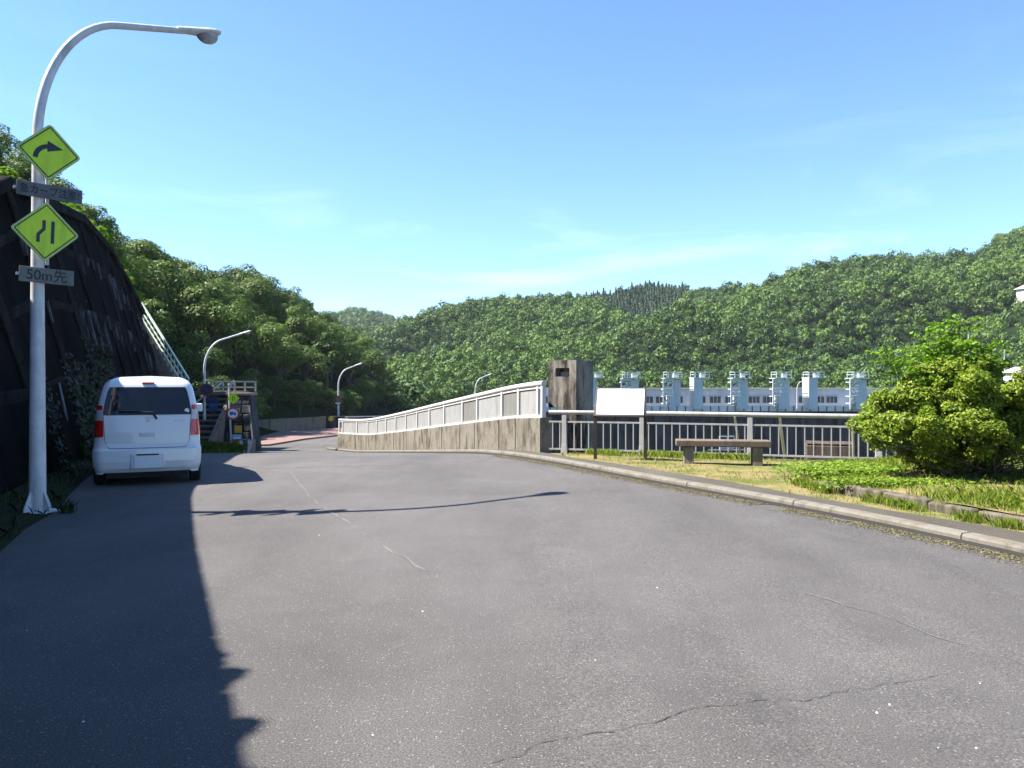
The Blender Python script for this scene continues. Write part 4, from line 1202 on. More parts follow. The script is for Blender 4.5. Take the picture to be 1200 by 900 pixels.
gh = thing('gatehouse', 'long pale blue gatehouse with small windows along the dam', 'building', (45, 153.5, -3.4), DA)
MB().box((0, 3, 1.95), (84, 5, 3.9)).build('wall', 'damblue', gh, 0)
MB().box((0, 3, 3.98), (84.6, 5.6, .18)).build('roof', 'damledge', gh, 0)
wx = [-37.5, -33, -28.5, -25.4, -15.2, -4.3, 6.5, 16.8, 27.2, 33, -22.6, -18.0, -12, -7.4, -1.2, 3.6, 9.2, 13.8, 19.5, 24.3, 30.0, 35.5]
for i, x in enumerate(wx):
    w_ = MB().box((x, .46, 1.75), (2.3, .1, 1.35)).build('window', 'damglass', gh, 0)
    mb = MB()
    for k in (-1.15, -.38, .38, 1.15): mb.box((x + k, .40, 1.75), (.08, .06, 1.4))
    mb.box((x, .39, 2.44), (2.4, .07, .08)); mb.box((x, .39, 1.06), (2.5, .1, .1)); mb.build('frame', 'damblue', w_, 0)

def tower(px, kind, label):
    D = 147.0; x = at(px, 470, D).x
    o = thing('gate_tower', label, 'tower', (x, D, -3.3), DA, 'gate towers along the dam')
    if kind == 0:       # plain square tower with a lit flank
        MB().hexa([(-.85, -.8, 0), (.85, -.8, 0), (.85, 2.2, 0), (-.85, 2.2, 0), (-.85, -.8, 5.9), (.85, -.8, 5.9), (.85, 2.2, 5.9), (-.85, 2.2, 5.9)]).build('shaft', 'damwhite', o, 0)
        MB().box((.7, .8, 5.98), (3.2, 3.4, .14)).build('platform', 'damwhite', o, 0)
        c_ = .7
    else:               # open stair tower: legs, flights and landings
        mb = MB(); mb.box((1.15, 1.0, 2.8), (1.1, 2.2, 5.6)); mb.build('shaft', 'damgreen', o, 0)
        mb = MB()
        for s_ in (-1.7, .2): mb.box((s_, -.6, 2.9), (.22, .22, 5.8))
        mb.build('leg', 'damwhite', o, 0)
        mb = MB()
        for k in range(4):
            z = 1.1 + 1.35 * k; mb.box((-.75, .2, z), (2.1, 1.9, .14)); mb.box((-.75, -.72, z + .45), (2.1, .08, .5 if k % 2 else .3))
            s_ = 1 if k % 2 else -1
            mb.bar((-.75 - s_ * .8, -.3, z - 1.1), (-.75 + s_ * .8, -.3, z), .7, .12)
        mb.build('stair_flight', 'damwhite', o, 0)
        MB().box((-.1, .5, 1.3), (1.1, 2.4, 2.6)).build('hoist_box', 'damwhite', o, 0)
        MB().box((.4, .6, 5.9), (3.7, 3.2, .12)).build('platform', 'damgreen', o, 0)
        c_ = .4
    mb = MB()
    for xx in (-1.45, -.5, .5, 1.45):
        for yy in (-.7, 2.0): mb.box((c_ + xx, yy, 6.55), (.1, .1, 1.2))
    for z in (6.6, 7.1):
        for yy in (-.7, 2.0): mb.box((c_, yy, z), (3.0, .08, .08))
        for xx in (-1.5, 1.5): mb.box((c_ + xx, .65, z), (.08, 2.7, .08))
    mb.build('railing', 'damgreen', o, 0)
    mb = MB().box((c_ + .5, .7, 6.45), (.8, .9, .75)); mb.build('hoist_motor', 'damgreen', o, 0)
NTH = ['first', 'second', 'third', 'fourth']
tower(693, 0, 'plain white gate tower half hidden by the concrete pillar')
tower(738, 1, 'open stair gate tower rising just above the information board')
tower(787, 1, 'open stair gate tower just right of the information board')
tower(817, 0, 'plain white gate tower between two open stair towers right of the board')
tower(866, 1, 'open stair gate tower standing above the middle of the bench')
tower(915, 1, 'open stair gate tower just left of the slim lamp on the dam')
tower(951, 0, 'plain white gate tower just right of the slim lamp on the dam')
tower(1005, 1, 'open stair gate tower nearest the bush at the right end')

# ------------------------------------------------------------------ trees on the left hill
def make_tree(rng, H, Rc, ncl, per, leaf, mat_='treeleaf', name='broadleaf_tree', droop=.9):
    r = thing(name, 'x', 'tree')
    zc = H * .60; hc = H * .42
    d = rand_dirs(ncl, rng); d[:, 2] = np.where(d[:, 2] < -.5, -d[:, 2], d[:, 2])
    k = rng.uniform(.5, .92, ncl)
    C = np.stack([d[:, 0] * Rc * k, d[:, 1] * Rc * k, zc + d[:, 2] * hc * k], 1)
    rad = rng.uniform(.26, .44, ncl) * Rc
    V, Fq = clump_leaves(C, rad, per, leaf, rng, flat=.72, up=.5, jitter=.55)
    npmesh('crown', V, Fq, mat_, r)
    mb = MB(); r0 = .028 * H
    mb.tube([(0, 0, -.6), (.05 * rng.normal(), .05 * rng.normal(), H * .3), (.1 * rng.normal(), .1 * rng.normal(), H * .62)], [r0, r0 * .75, r0 * .4], 8)
    for i in range(0, ncl, 2):
        c_ = Vector(C[i]); s_ = Vector((0, 0, H * rng.uniform(.25, .5)))
        m_ = s_.lerp(c_, .5) + Vector((0, 0, -.1)); mb.tube([s_, m_, c_], [r0 * .4, r0 * .28, r0 * .1], 5)
    mb.build('trunk', 'bark', r)
    return r
def poisson(cands, dmin, existing=None):
    out = list(existing or [])
    n0 = len(out); cell = {}
    key = lambda p: (int(p[0] // dmin), int(p[1] // dmin))
    for p in out: cell.setdefault(key(p), []).append(p)
    for p in cands:
        a, b = key(p); ok = True
        for i in (-1, 0, 1):
            for j in (-1, 0, 1):
                for q in cell.get((a + i, b + j), ()):
                    if (q[0] - p[0]) ** 2 + (q[1] - p[1]) ** 2 < dmin * dmin: ok = False
        if ok: cell.setdefault((a, b), []).append(p); out.append(p)
    return out[n0:]
protos = []
for i in range(9):
    rng = np.random.default_rng(40 + i)
    protos.append(make_tree(rng, 7.0, 2.5 + .25 * (i % 3), 22 + 2 * (i % 4), 190, .125))
used = [False] * len(protos)
def put(i, x, y, s, label, group, sz=1.0, rz=None, sink=.1):
    z = float(T(x, y)) - sink
    if not used[i]: o = protos[i]; used[i] = True
    else: o = copy_tree(protos[i])
    o.location = (x, y, z); o.rotation_euler = (0, 0, random.uniform(0, 6.28) if rz is None else rz); o.scale = (s, s, s * sz)
    o['label'] = label; o['group'] = group
    return o
cand = []
rr = random.Random(77)
for _ in range(9000):
    y = rr.uniform(43, 128); dd = rr.uniform(.6, 17.5)
    x = float(toe(y)) - dd
    cand.append((x, y))
sel = poisson(cand, 2.75)
GB = 'trees crowding the left hillside'
cnt = 0
for (x, y) in sel:
    if y < 46.5 and x > -21.5: continue
    dd = float(toe(y)) - x; col = 600 + F * x / y
    if col < -60: continue
    s = rr.uniform(.72, 1.12) * (1.0 if y < 66 else .86)
    if dd < 2.6: s *= .6
    lab = ('leafy tree at the foot of the left hill behind the far parapet' if dd < 4 else
           'leafy tree on the left hillside between the stair railing and second lamp' if col < 240 else
           'leafy tree on the left hillside above the masonry block' if col < 320 else
           'leafy tree on the left hillside above the far parapet' if col < 400 else
           'leafy tree on the far toe of the left hill beyond the third lamp')
    grp = {'foot': 'trees at the foot of the left hill', 'stair': 'trees between stair railing and second lamp', 'masonry': 'trees above the masonry block', 'above the far': 'trees above the far parapet'}
    g = next((v for k, v in grp.items() if k in lab), 'trees on the far toe of the left hill')
    put(cnt % len(protos), x, y, s, lab, g, rr.uniform(.9, 1.15), sink=1.5 * s if dd < 2.6 else .5); cnt += 1
# trees behind the top of the retaining wall
rr = random.Random(78)
cand = [(float(Xb(y)) - .29 * 8 - rr.uniform(.7, 13), y) for y in [rr.uniform(20, 44) for _ in range(2500)]]
for (x, y) in poisson(cand, 2.6):
    dd = float(Xb(y)) - .29 * 8 - x; col = 600 + F * x / y
    if col < -40: continue
    s = rr.uniform(.52, .8) * min(1.0, .66 + .05 * dd)
    s *= float(np.interp(y, [20, 26, 31, 36], [.36, .45, .64, .92]))
    put(cnt % len(protos), x, y, s, 'leafy tree on the slope above the retaining wall', 'trees above the retaining wall', rr.uniform(.9, 1.1)); cnt += 1
# bright shrubs growing over the wall's top edge
rng = np.random.default_rng(9)
def shrub(name, label, cat, loc, R_, H, ncl, per, leaf, m, rng, group=None):
    o = thing(name, label, cat, loc, 0, group)
    d = rand_dirs(ncl, rng); d[:, 2] = np.abs(d[:, 2])
    C = np.stack([d[:, 0] * R_ * .7, d[:, 1] * R_ * .7, H * (.25 + .5 * d[:, 2])], 1)
    V, Fq = clump_leaves(C, rng.uniform(.25, .4, ncl) * R_, per, leaf, rng, flat=.8, jitter=.7)
    npmesh('foliage', V, Fq, m, o)
    mb = MB()
    for i in range(0, ncl): mb.tube([(0, 0, -.1), tuple(C[i] * .5), tuple(C[i])], [.02, .014, .006], 5)
    mb.build('stem', 'bark', o)
    return o
topshr = []
for k, (y, s) in enumerate([(15.6, .55), (16.8, .6), (18.0, .5), (26.5, .7), (28.4, .6), (31, .9), (33.5, 1.0), (36.0, 1.0), (38.5, .9), (40.5, .9)]):
    p = wallpt(y, 1.0); 
    if not topshr: o = shrub('wall_top_shrub', 'x', 'shrub', (0, 0, 0), 1.0, 1.3, 9, 130, .09, 'bright', rng, 'bright shrubs on the wall top')
    else: o = copy_tree(topshr[0])
    topshr.append(o)
    o.location = (p.x - .55, p.y, p.z - .15); o.scale = (s, s, s); o.rotation_euler = (0, 0, k * 1.3)
    o['label'] = 'bright green shrub at the left edge above the wall, beside the sign pole' if k < 3 else 'bright green shrub overhanging the far sloping end of the retaining wall' 
    o['group'] = 'bright shrubs above the wall by the pole' if k < 3 else 'bright shrubs on the far wall end'
# tufts along the near top of the wall: they give the ragged shadow edge
rng = np.random.default_rng(21)
tr = random.Random(5)
first = None
for k, y in enumerate([.6, 1.5, 2.3, 2.7, 2.95, 3.2, 3.35, 3.6, 3.8, 3.95, 4.2, 4.5, 4.65, 4.9, 5.2, 5.35, 6.1, 6.6, 7.3, 8.2]):
    p = wallpt(y, 1.0)
    if first is None: o = first = shrub('wall_top_weed', 'x', 'plant', (0, 0, 0), .26, .52, 8, 30, .06, 'weeds', rng)
    else: o = copy_tree(first)
    s = tr.uniform(.35, 1.1) if y < 6 else .4
    o.location = (p.x - .1, p.y, p.z - .05); o.scale = (s * 1.2, s, s); o.rotation_euler = (0, 0, k * 2.1)
    o['label'] = 'small weed growing on the near top of the retaining wall'; o['group'] = 'weeds on the near wall top'

# ------------------------------------------------------------------ far woods
def far_crown(rng, ncl=7, per=23, conifer=False):
    if conifer:
        n = ncl * per; t = rng.random(n) ** .8; a = rng.uniform(0, 2 * np.pi, n)
        r = (1 - t) * .62 * rng.uniform(.7, 1.05, n) + .03
        C = np.stack([r * np.cos(a), r * np.sin(a), t * 2.3 - .6], 1)
        N_ = np.stack([np.cos(a), np.sin(a), np.full(n, .55)], 1) + rand_dirs(n, rng) * .3
        N_ /= np.linalg.norm(N_, axis=1)[:, None]
        return leaf_quads(C, N_, .17, .6, rng)
    d = rand_dirs(ncl, rng); d[:, 2] = np.abs(d[:, 2]) * 1.1 - .2
    C = d * rng.uniform(.45, .72, ncl)[:, None]
    C = np.concatenate([C, [[0, 0, .1]]]); 
    return clump_leaves(C, rng.uniform(.36, .55, len(C)), per, .135, rng, flat=.85, jitter=.28, up=.12, fill=.10)
VAR = [far_crown(np.random.default_rng(60 + i)) for i in range(8)]
CON = [far_crown(np.random.default_rng(80 + i), conifer=True) for i in range(4)]
def wood(name, pts, rad, m, label, variants, seed, zoff=.05):
    rng = np.random.default_rng(seed); VS, FS, TS = [], [], []; o = 0
    for (x, y), r in zip(pts, rad):
        V, Fq = variants[rng.integers(len(variants))]
        a = rng.uniform(0, 6.28); c_, s_ = math.cos(a), math.sin(a)
        sz = rng.uniform(.95, 1.5)
        P = np.stack([V[:, 0] * c_ - V[:, 1] * s_, V[:, 0] * s_ + V[:, 1] * c_, V[:, 2] * sz], 1) * r
        z = float(T(x, y))
        VS.append(P + np.array([x, y, z + r * (zoff + .55)])); FS.append(Fq + o); o += len(V)
        base = .46 + vnoise(x, y, 55, 12) * 1.25
        TS.append(np.full(len(V), np.clip(base + rng.normal() * .27, 0, 1)))
    return tag(npmesh(name, np.concatenate(VS), np.concatenate(FS), m, tint=np.concatenate(TS)), label, kind='stuff')
def scatter(yt, Dc, c0, c1, dmin, seed, n, back=12):
    rr = random.Random(seed); out = []
    for _ in range(n):
        y = math.sqrt(rr.uniform((yt) ** 2, (Dc + back) ** 2)); c_ = rr.uniform(c0, c1); out.append(((c_ - 600) / F * y, y))
    return poisson(out, dmin)
def own(x, y, k):   # the ridge that forms the surface here
    hs = [float(ridge(np.array(x), np.array(y), s, Dc, yt, th)) if y > yt else -99 for s, Dc, yt, th in RIDGES]
    return int(np.argmax(hs)) == k
def in_view(P, margin=5.0):
    """which points of the slopes can be seen over the ground in front of them"""
    P = np.array(P); ok = np.zeros(len(P), bool)
    z = T(P[:, 0], P[:, 1]); el = (z + margin - EYE) / P[:, 1]; mx = np.full(len(P), -9.0)
    for f in np.linspace(.42, .97, 14):
        q = P * f; mx = np.maximum(mx, (T(q[:, 0], q[:, 1]) - EYE) / q[:, 1])
    return (el >= mx) & (z > -13)
rr = random.Random(21)
cand = []
for _ in range(170000):
    y = math.sqrt(rr.uniform(166 ** 2, 446 ** 2)); cand.append(((rr.uniform(330, 1285) - 600) / F * y, y))
vis = in_view(cand); cand = [c_ for c_, v_ in zip(cand, vis) if v_]
pall = poisson(cand, 2.35)
def cedarzone(p):
    c_ = 600 + F * p[0] / p[1]
    return 655 < c_ < 800 and 285 < p[1] < 425 and own(*p, 0) and vnoise(p[0], p[1], 40, 5) > -.3
ced = [p for p in pall if cedarzone(p)]; sc_ = set(ced)
bro = [p for p in pall if p[1] > 222 and p not in sc_]
rr = random.Random(6)
wood('distant_wood', bro, [rr.choice([1.5, 1.8, 2.1, 2.5, 3.2]) for _ in bro], 'forest', 'dense green wood covering the far hills behind the dam', VAR, 2)
wood('cedar_wood', ced, [rr.uniform(2.0, 2.8) for _ in ced], 'cedar', 'dark spiky cedar plantation in the middle of the far hill', CON, 3, -.1)
p4_ = [p for p in pall if p[1] <= 222]
p4_ += [p for p in scatter(98, 172, 380, 640, 2.8, 14, 9000, 0) if T(*p) > -16 and p[0] > float(toe(p[1])) - 25 and (p[1] > 118 or p[0] > float(toe(p[1])) - .5)]
wood('hill_foot_wood', p4_, [rr.choice([1.4, 1.7, 2.1, 2.6]) for _ in p4_], 'forest', 'lighter green wood along the foot of the far hills', VAR, 5)
p5_ = [p for p in scatter(560, 720, 300, 600, 5, 7, 16000, 15) if own(*p, 2)]
wood('farthest_wood', p5_, [rr.uniform(3, 4.6) for _ in p5_], 'forest', 'pale hazy wooded hill in the gap between the near hills', VAR, 8)
# a few trees that stand out on the right skyline
first = None
for k, (px, D, s) in enumerate([(1163, 330, 1.25), (1178, 328, 1.5), (1192, 322, 1.1)]):
    x = (px - 600) / F * D
    if first is None: o = first = make_tree(np.random.default_rng(99), 8.0, 3.2, 24, 110, .3, 'cedar' if False else 'treeleaf', 'skyline_tree')
    else: o = copy_tree(first)
    o.location = (x, D, float(T(x, D)) - .5); o.scale = (s, s, s); o.rotation_euler = (0, 0, k * 2.0)
    o['label'] = ['dark tree leftmost of the three on the right skyline', 'tallest dark tree in the middle of the three on the right skyline', 'dark tree against the right edge on the skyline'][k]
    o['group'] = 'trees on the right skyline'

# poles and small houses on the right hill
def on_hill(px, py):
    for D in np.arange(150, 420, .5):
        x = (px - 600) / F * D; z = EYE + (450 - py) / F * D
        if z < float(T(x, D)): return x, D, float(T(x, D))
    return x, D, z
for px, py, h, lab in ((1135, 418, 11, 'slim utility pole with cross arms behind the sapling top'), (1177, 432, 10, 'grey utility pole beside the hut roof at the right edge')):
    x, D, z = on_hill(px, py)
    D -= 6; x = (px - 600) / F * D; z = float(T(x, D))
    o = thing('utility_pole', lab, 'utility pole', (x, D, z - .5), 0, 'utility poles on the right hill')
    MB().tube([(0, 0, 0), (0, 0, h)], [.22, .16], 8).build('pole', 'cablegrey', o)
    mb = MB()
    for q in (.6, 1.5): mb.box((0, 0, h - q), (1.9, .14, .14))
    mb.build('cross_arm', 'cablegrey', o, 0)
for px, py, w, h, lab, name in ((1203, 345, 3.2, 1.6, 'small pale house high on the right hill at the picture edge', 'hill_house'), (1192, 438, 4.0, .3, 'low hut with a pale pyramid roof at the right edge', 'roadside_hut')):
    x, D, z = on_hill(px, py); D -= 5; x = (px - 600) / F * D; z = EYE + (450 - py) / F * D
    o = thing(name, lab, 'building', (x, D, z - 7), .3)
    h += 3
    MB().box((0, 0, (h + 4) / 2), (w, 4, h + 4)).build('wall', 'housewall', o, 0)
    mb = MB().add([(-w / 2 - .6, -2.6, h + 4), (w / 2 + .6, -2.6, h + 4), (w / 2 + .6, 2.6, h + 4), (-w / 2 - .6, 2.6, h + 4), (-w * .15, 0, h + 5.4), (w * .15, 0, h + 5.4)], [(0, 1, 5, 4), (1, 2, 5), (2, 3, 4, 5), (3, 0, 4), (3, 2, 1, 0)])
    mb.build('roof', 'roofgrey', o, 0)
    MB().box((-.8, -2.03, h + 2.9), (1.6, .06, 1.0)).build('window', 'damglass', o, 0)

# ------------------------------------------------------------------ bush and sapling
bpos = gp(1122, 557, .3); BX, BY = bpos
bz = Gz(BX, BY) + .26
bush = thing('round_bush', 'large rounded yellow green azalea bush on the raised bed', 'bush', (BX + .1, BY + .35, bz))
rng = np.random.default_rng(3)
C, rd = [], []
while len(C) < 150:
    d = rng.normal(size=3); d /= np.linalg.norm(d)
    p = np.array([d[0] * 1.22, d[1] * .95, .80 + d[2] * .62]) * 1.0
    k = rng.uniform(.70, .98) * (1 + .30 * math.sin(3.1 * d[0] + 5.3 * d[2]) * math.sin(4.3 * d[1] + 1.7)); p[2] += .16 * math.sin(4.1 * d[0] + 2.0) * max(0, d[2])
    p[0] *= k; p[1] *= k
    if p[2] < .16: continue
    if p[2] < .55 and rng.random() < .5 and d[0] < .75 and d[0] > -.6: continue    # open, twiggy underside
    C.append(p); rd.append(rng.uniform(.11, .23))
for _ in range(60):     # loose upright shoots
    a_ = rng.uniform(0, 6.28); q_ = rng.uniform(.2, .95)
    C.append(np.array([math.cos(a_) * 1.15 * q_ + .25, math.sin(a_) * .85 * q_, 1.40 - .52 * q_ * q_ + rng.uniform(.0, .34)])); rd.append(rng.uniform(.05, .10))
# a second dome at the right
for _ in range(95):
    d = rng.normal(size=3); d /= np.linalg.norm(d)
    p = np.array([1.45 + d[0] * .70, .1 + d[1] * .7, .80 + d[2] * .66])
    if p[2] < .3: continue
    C.append(p); rd.append(rng.uniform(.11, .22))
V, Fq = clump_leaves(np.array(C), np.array(rd), 300, .0255, rng, flat=.8, jitter=.9, fill=.65, up=.35)
npmesh('foliage', V, Fq, 'bush', bush)
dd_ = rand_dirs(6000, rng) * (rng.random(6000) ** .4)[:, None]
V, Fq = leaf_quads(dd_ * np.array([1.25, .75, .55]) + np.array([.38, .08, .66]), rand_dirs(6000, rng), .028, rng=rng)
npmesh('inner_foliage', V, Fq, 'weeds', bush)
mb = MB()
for i in range(0, len(C), 2):
    b0 = Vector((rng.normal(.25, .3), rng.normal(.1, .2), 0)); c_ = Vector(C[i]); m_ = b0.lerp(c_, .55) + Vector(tuple(rng.normal(0, .09, 3)))
    mb.tube([b0, m_, c_], [.011, .007, .003], 5)
mb.build('twig', 'twig', bush)
sap = thing('locust_sapling', 'bright green feathery sapling growing up through the bush', 'sapling', (BX + .12, BY + .42, bz))
mb = MB(); LC, LN = [], []
def frond(base, tip, n=13, leaf=.04):
    base, tip = Vector(base), Vector(tip); d = (tip - base); L = d.length; d.normalize(); s_ = d.cross(Vector((0, 0, 1))).normalized()
    for k in range(n):
        t = .15 + .85 * k / (n - 1); sag = Vector((0, 0, -.18 * L * t * t)); p = base + d * L * t + sag
        for sg_ in (-1, 1):
            q = p + s_ * sg_ * .045 + Vector(tuple(rng.normal(0, .01, 3))); LC.append(tuple(q)); nn = Vector((rng.normal(0, .7), rng.normal(0, .7), 1)).normalized(); LN.append(tuple(nn))
stems = [((.0, 0, 0), (-.1, 0, 1.1), (-.28, .1, 1.95)), ((0.1, 0, 0), (.2, .1, 1.2), (.18, .05, 2.2)), ((.05, 0, 0), (.4, .1, 1.1), (.62, .1, 1.82)), ((-.05, 0, 0), (-.45, 0, 1.0), (-1.0, -.1, 1.72)), ((0, 0, 0), (.02, -.1, 1.05), (-.02, -.15, 1.85)), ((.1, 0, 0), (.3, -.1, .9), (.42, -.1, 1.5)), ((0, 0, 0), (-.25, -.1, .9), (-.42, -.1, 1.42))]
stems += [tuple((q[0] * -.6 + .12, q[1] + .15, q[2] * (.93 if q[2] else 1)) for q in st_) for st_ in stems[:5]]
for st_ in stems:
    P = [Vector(q) for q in st_]; mb.tube(P, [.016, .010, .004], 6)
    for k in range(32):
        t = .35 + .65 * k / 31; b0 = (P[1].lerp(P[2], (t - .5) * 2) if t > .5 else P[0].lerp(P[1], t * 2))
        a = k * 2.4 + rng.normal() * .3; L = rng.uniform(.24, .42) * (1.15 - .4 * t)
        tip = b0 + Vector((math.cos(a) * L, math.sin(a) * L, rng.uniform(.04, .38)))
        mb.tube([b0, tip], [.004, .002], 4, False); frond(b0, tip)
mb.build('trunk', 'bark', sap)
V, Fq = leaf_quads(np.array(LC), np.array(LN), .036, .5, rng)
npmesh('crown', V, Fq, 'sapling', sap)

# ------------------------------------------------------------------ grass, ground cover, litter
def blades(name, P, h, w, m, label, lean_=.4, rng=RNG):
    n = len(P); a = rng.uniform(0, 6.28, n); hh = h * rng.uniform(.5, 1.3, n); l = np.abs(rng.normal(0, lean_, n)) * hh
    D_ = np.stack([np.cos(a), np.sin(a), np.zeros(n)], 1); S = np.stack([-np.sin(a), np.cos(a), np.zeros(n)], 1) * (w / 2)
    tip = P + D_ * l[:, None] + np.stack([np.zeros(n), np.zeros(n), hh], 1)
    mid = P + D_ * (l * .35)[:, None] + np.stack([np.zeros(n), np.zeros(n), hh * .6], 1)
    V = np.stack([P - S, P + S, mid + S * .7, tip, mid - S * .7], 1).reshape(-1, 3)
    Fq = np.arange(5 * n).reshape(-1, 5)
    return tag(npmesh(name, V, Fq, m), label, kind='stuff')
rng = np.random.default_rng(14)
def quadgrid_points(rowsA, n, dens=None, zadd=-.01):
    """random points on a sheet given as rows of points, denser where dens says"""
    A = np.array(rowsA); R_, Cn = A.shape[0] - 1, A.shape[1] - 1
    i = rng.integers(0, R_, n * 3); j = rng.integers(0, Cn, n * 3); u = rng.random(n * 3)[:, None]; v = rng.random(n * 3)[:, None]
    ar = np.linalg.norm(np.cross(A[i + 1, j] - A[i, j], A[i, j + 1] - A[i, j]), axis=1); keep = rng.random(n * 3) < ar / ar.max()
    p = (A[i, j] * (1 - u) + A[i + 1, j] * u) * (1 - v) + (A[i, j + 1] * (1 - u) + A[i + 1, j + 1] * u) * v
    if dens is not None: keep &= rng.random(n * 3) < dens(p[:, 0], p[:, 1])
    p = p[keep][:n]; p[:, 2] += zadd
    return p
P = quadgrid_points(rowsL, 60000, lambda x, y: np.clip(.35 + 1.3 * vnoise(x, y, 1.0, 2) + .6 * vnoise(x, y, .35, 6), .08, 1) * ((x > 1.0) & (y > 3)))
blades('lawn_grass', P, .055, .007, 'drygrass', 'short patchy dry grass of the lawn', .5, rng)
P = quadgrid_points(rowsB, 60000, lambda x, y: np.clip(.55 + 1.2 * vnoise(x, y, .8, 3), .1, 1) * (y > 3))
blades('bed_grass', P, .09, .007, 'grass', 'longer fresh green grass on the planting bed', .5, rng)
# grass strip between edging and walkway
es = np.array([(p.x, p.y) for p in EDGE]); k = rng.integers(0, len(es), 9000)
Q = es[k] + rng.normal(0, .06, (9000, 2)) + np.array([-.10, -.13]) ; z = gz(Q[:, 0], Q[:, 1]) + .09
blades('edging_grass', np.column_stack([Q, z])[vnoise(Q[:, 0], Q[:, 1], .5, 7) > -.12], .10, .007, 'grass', 'tufts of grass in front of the stone edging', .35, rng)
# weeds along the fence foot
tt = rng.uniform(.8, 4.2, 2600); off = np.abs(rng.normal(0, .16, 2600)); nfx, nfy = FD.y, -FD.x
Q = np.column_stack([F0.x + FD.x * tt + nfx * off, F0.y + FD.y * tt + nfy * off]); ok = vnoise(tt, off, .6, 3) > -.18
Q = Q[ok]; blades('fence_weeds', np.column_stack([Q, gz(Q[:, 0], Q[:, 1]) + .08]), .13, .010, 'grass', 'taller weeds along the foot of the fence and board', .4, rng)
# leafy ground cover on the left of the bed
n = 7000; Q = np.array([gp(995, 553, .2)]) + rng.normal(0, 1, (n, 2)) * np.array([.42, .36]); 
Q = np.concatenate([Q, np.array([gp(1060, 566, .25)]) + rng.normal(0, 1, (2500, 2)) * np.array([.5, .12])])
z = gz(Q[:, 0], Q[:, 1]) + .17 + rng.uniform(0, .13, len(Q)); N_ = rand_dirs(len(Q), rng) * .6 + np.array([0, 0, 1]); N_ /= np.linalg.norm(N_, axis=1)[:, None]
V, Fq = leaf_quads(np.column_stack([Q, z]), N_, .03, .6, rng)
tag(npmesh('ground_cover', V, Fq, 'cover'), 'low leafy ground cover left of the bush', kind='stuff')
# litter in the gutter
KK = [p for p in resample(KERB, .05) if 3 < p.y < 17]
kk = np.array([(p.x, p.y) for p in KK]); n = 26000; k = rng.integers(0, len(kk), n)
Q = kk[k] + np.column_stack([-np.abs(rng.normal(.03, .15, n)), -np.abs(rng.normal(0, .05, n))]); ok = (vnoise(Q[:, 0], Q[:, 1], .8, 5) > -.34)
Q = Q[ok]; N_ = rand_dirs(len(Q), rng) * .35 + np.array([0, 0, 1]); N_ /= np.linalg.norm(N_, axis=1)[:, None]
V, Fq = leaf_quads(np.column_stack([Q, gz(Q[:, 0], Q[:, 1]) + .008]), N_, .011, .6, rng)
tag(npmesh('gutter_litter', V, Fq, 'litter'), 'dry leaves and moss gathered in the gutter along the kerb', kind='stuff')
# verge between the wall and the asphalt
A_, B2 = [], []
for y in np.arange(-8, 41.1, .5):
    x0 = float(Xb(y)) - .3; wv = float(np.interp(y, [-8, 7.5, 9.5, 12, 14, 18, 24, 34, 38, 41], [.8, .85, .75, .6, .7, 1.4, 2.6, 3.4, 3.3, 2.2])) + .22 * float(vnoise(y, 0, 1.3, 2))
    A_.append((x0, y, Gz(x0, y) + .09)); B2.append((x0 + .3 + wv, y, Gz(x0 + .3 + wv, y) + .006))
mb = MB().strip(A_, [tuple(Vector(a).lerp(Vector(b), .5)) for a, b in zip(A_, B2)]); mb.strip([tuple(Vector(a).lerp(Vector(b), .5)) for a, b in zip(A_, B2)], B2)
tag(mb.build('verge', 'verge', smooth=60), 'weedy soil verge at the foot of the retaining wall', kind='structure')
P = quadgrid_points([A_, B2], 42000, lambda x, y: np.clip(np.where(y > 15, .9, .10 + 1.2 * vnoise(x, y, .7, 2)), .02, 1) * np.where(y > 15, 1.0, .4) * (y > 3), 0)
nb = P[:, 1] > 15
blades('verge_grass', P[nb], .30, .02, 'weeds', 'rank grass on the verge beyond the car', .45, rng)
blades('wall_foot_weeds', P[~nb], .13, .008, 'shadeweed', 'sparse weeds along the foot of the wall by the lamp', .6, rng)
# creepers on the lower wall
n = 5000; yy = rng.uniform(7, 22, n); tt = np.abs(rng.normal(0, .22, n)); keep = (vnoise(yy, tt * 5, 1.4, 6) > .12) & (tt < .7); yy, tt = yy[keep], tt[keep]
Q = np.array([tuple(wallpt(a, b, .14 + .1 * rng.random())) for a, b in zip(yy, tt)])
N_ = np.array([.9, .1, .3]) + rand_dirs(len(Q), rng) * .7; N_ /= np.linalg.norm(N_, axis=1)[:, None]
V, Fq = leaf_quads(Q, N_, .06, .6, rng)
tag(npmesh('wall_creeper', V, Fq, 'creeper'), 'dark creeper leaves hanging on the lower retaining wall', kind='stuff')
# tuft beside the lamp foot
o = thing('weed_tuft', 'small tuft of grass growing beside the near lamp foot', 'plant', (LAMP[0] + .36, LAMP[1] - .02, LAMP[2]))
n = 60; a = rng.uniform(0, 6.28, n); P = np.column_stack([rng.normal(0, .04, n), rng.normal(0, .04, n), np.zeros(n)])
ob = blades('leaf_blades', P, .15, .008, 'shadeweed', None, .5, rng); ob.parent = o
if 'label' in ob: del ob['label']
del ob['kind']
# pebbles and chips on the near asphalt
rr = random.Random(2); mb = MB()
for _ in range(14):
    x, y = gp(rr.uniform(0, 1150), 560 + 330 * rr.random() ** .8); s = rr.uniform(.003, .008); z = Gz(x, y)
    mb.add([(x - s, y, z), (x, y - s, z), (x + s, y, z), (x, y + s * 1.2, z), (x, y, z + s * .8)], [(0, 1, 4), (1, 2, 4), (2, 3, 4), (3, 0, 4)])
tag(mb.build('gravel', 'white', smooth=0), 'scattered pale chips on the asphalt', kind='stuff')

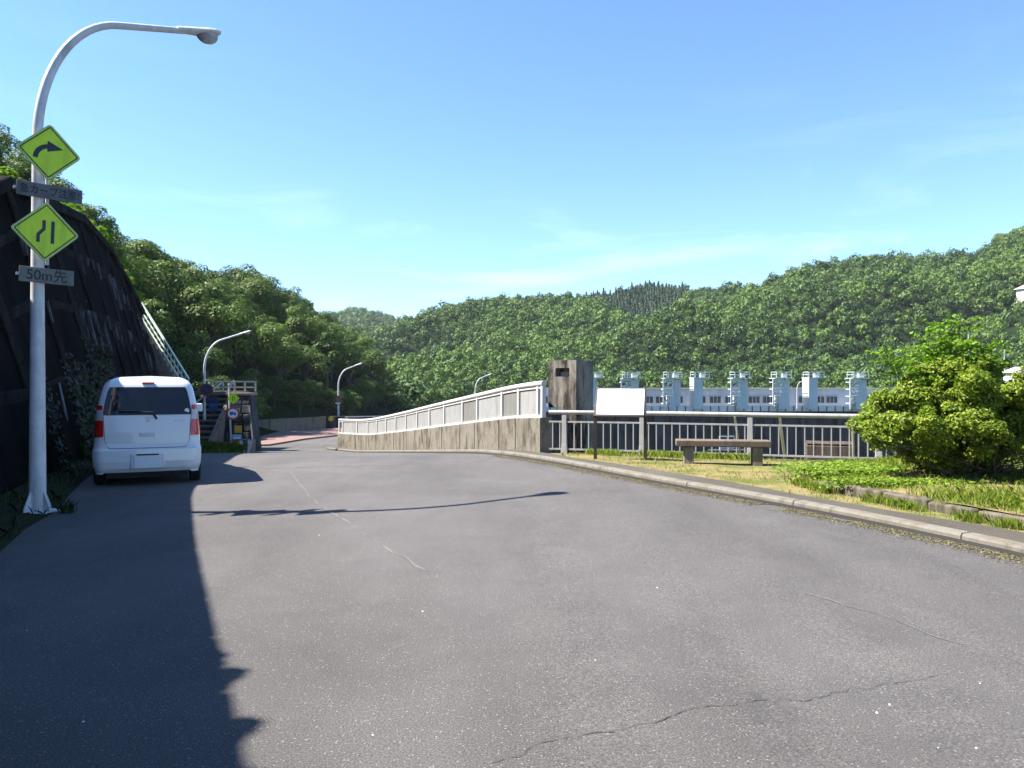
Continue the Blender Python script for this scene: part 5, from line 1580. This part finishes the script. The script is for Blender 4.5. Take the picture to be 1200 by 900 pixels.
# ------------------------------------------------------------------ world, sun, camera
w = bpy.data.worlds.new('World'); SC.world = w; w.use_nodes = True
nt = w.node_tree; bg = nt.nodes['Background']
sky = nt.nodes.new('ShaderNodeTexSky'); sky.sky_type = 'NISHITA'; sky.sun_disc = False
sky.sun_elevation = SUN_EL; sky.sun_rotation = SUN_AZ % (2 * math.pi); sky.air_density = 1.0; sky.dust_density = .15; sky.ozone_density = 2.0; sky.altitude = 100
tc = nt.nodes.new('ShaderNodeTexCoord'); mp = nt.nodes.new('ShaderNodeMapping'); mp.inputs['Scale'].default_value = (1.0, 1.0, 5.0); mp.inputs['Rotation'].default_value = (0, math.radians(9), .3)
nt.links.new(tc.outputs['Generated'], mp.inputs[0])
nz = noise(nt, mp.outputs[0], 2.3, 7, .62, .6)
cl = ramp(nt, nz, [(.54, (0, 0, 0)), (.80, (.4, .4, .4))])
sepz = nt.nodes.new('ShaderNodeSeparateXYZ'); nt.links.new(tc.outputs['Generated'], sepz.inputs[0])
band = ramp(nt, sepz.outputs[2], [(.02, (.3, .3, .3)), (.13, (1, 1, 1)), (.27, (.25, .25, .25)), (.42, (0, 0, 0))])
k = mixc(nt, 1.0, cl, band, 'MULTIPLY')
tinted = mixc(nt, 1.0, sky.outputs[0], (.69, .905, 1.14), 'MULTIPLY')
colr = mixc(nt, k, tinted, (7.5, 8.3, 9.2))
nt.links.new(colr, bg.inputs[0]); bg.inputs[1].default_value = .071

sun = bpy.data.lights.new('sun', 'SUN'); sun.energy = 5.0; sun.angle = math.radians(.5); sun.color = (1.0, .95, .87)
so = bpy.data.objects.new('sun', sun); COL.objects.link(so)
sd = Vector((math.sin(SUN_AZ) * math.cos(SUN_EL), math.cos(SUN_AZ) * math.cos(SUN_EL), math.sin(SUN_EL)))
so.rotation_euler = (-sd).to_track_quat('-Z', 'Y').to_euler(); so.location = sd * 50

cam = bpy.data.cameras.new('camera'); cam.sensor_width = 36; cam.lens = 27.0; cam.clip_end = 4000; cam.clip_start = .05
co = bpy.data.objects.new('camera', cam); COL.objects.link(co); co.location = (0, 0, EYE); co.rotation_euler = (math.pi / 2, 0, 0)
SC.camera = co
SC.view_settings.view_transform = 'Standard'; SC.view_settings.look = 'None'; SC.view_settings.gamma = 1
SC.view_settings.exposure = 1.85; SC.view_settings.use_curve_mapping = False
SC.cycles.max_bounces = 6; SC.cycles.diffuse_bounces = 3; SC.cycles.glossy_bounces = 3; SC.cycles.transparent_max_bounces = 8
SC.cycles.use_denoising = True
SC.cycles.use_adaptive_sampling = True

hz = MB().box((100, 550, 70), (2100, 1990, 178.2)).build('haze', 'white', smooth=0)
hm = bpy.data.materials.new('pale air'); hm.use_nodes = True
for n_ in list(hm.node_tree.nodes):
    if n_.type == 'BSDF_PRINCIPLED': hm.node_tree.nodes.remove(n_)
pv = hm.node_tree.nodes.new('ShaderNodeVolumePrincipled'); pv.inputs['Color'].default_value = (.80, .90, 1, 1); pv.inputs['Density'].default_value = .00011
hm.node_tree.links.new(pv.outputs[0], hm.node_tree.nodes['Material Output'].inputs['Volume'])
hz.data.materials.clear(); hz.data.materials.append(hm)
tag(hz, 'thin pale summer air over the whole valley', kind='stuff')
SC.cycles.volume_bounces = 0
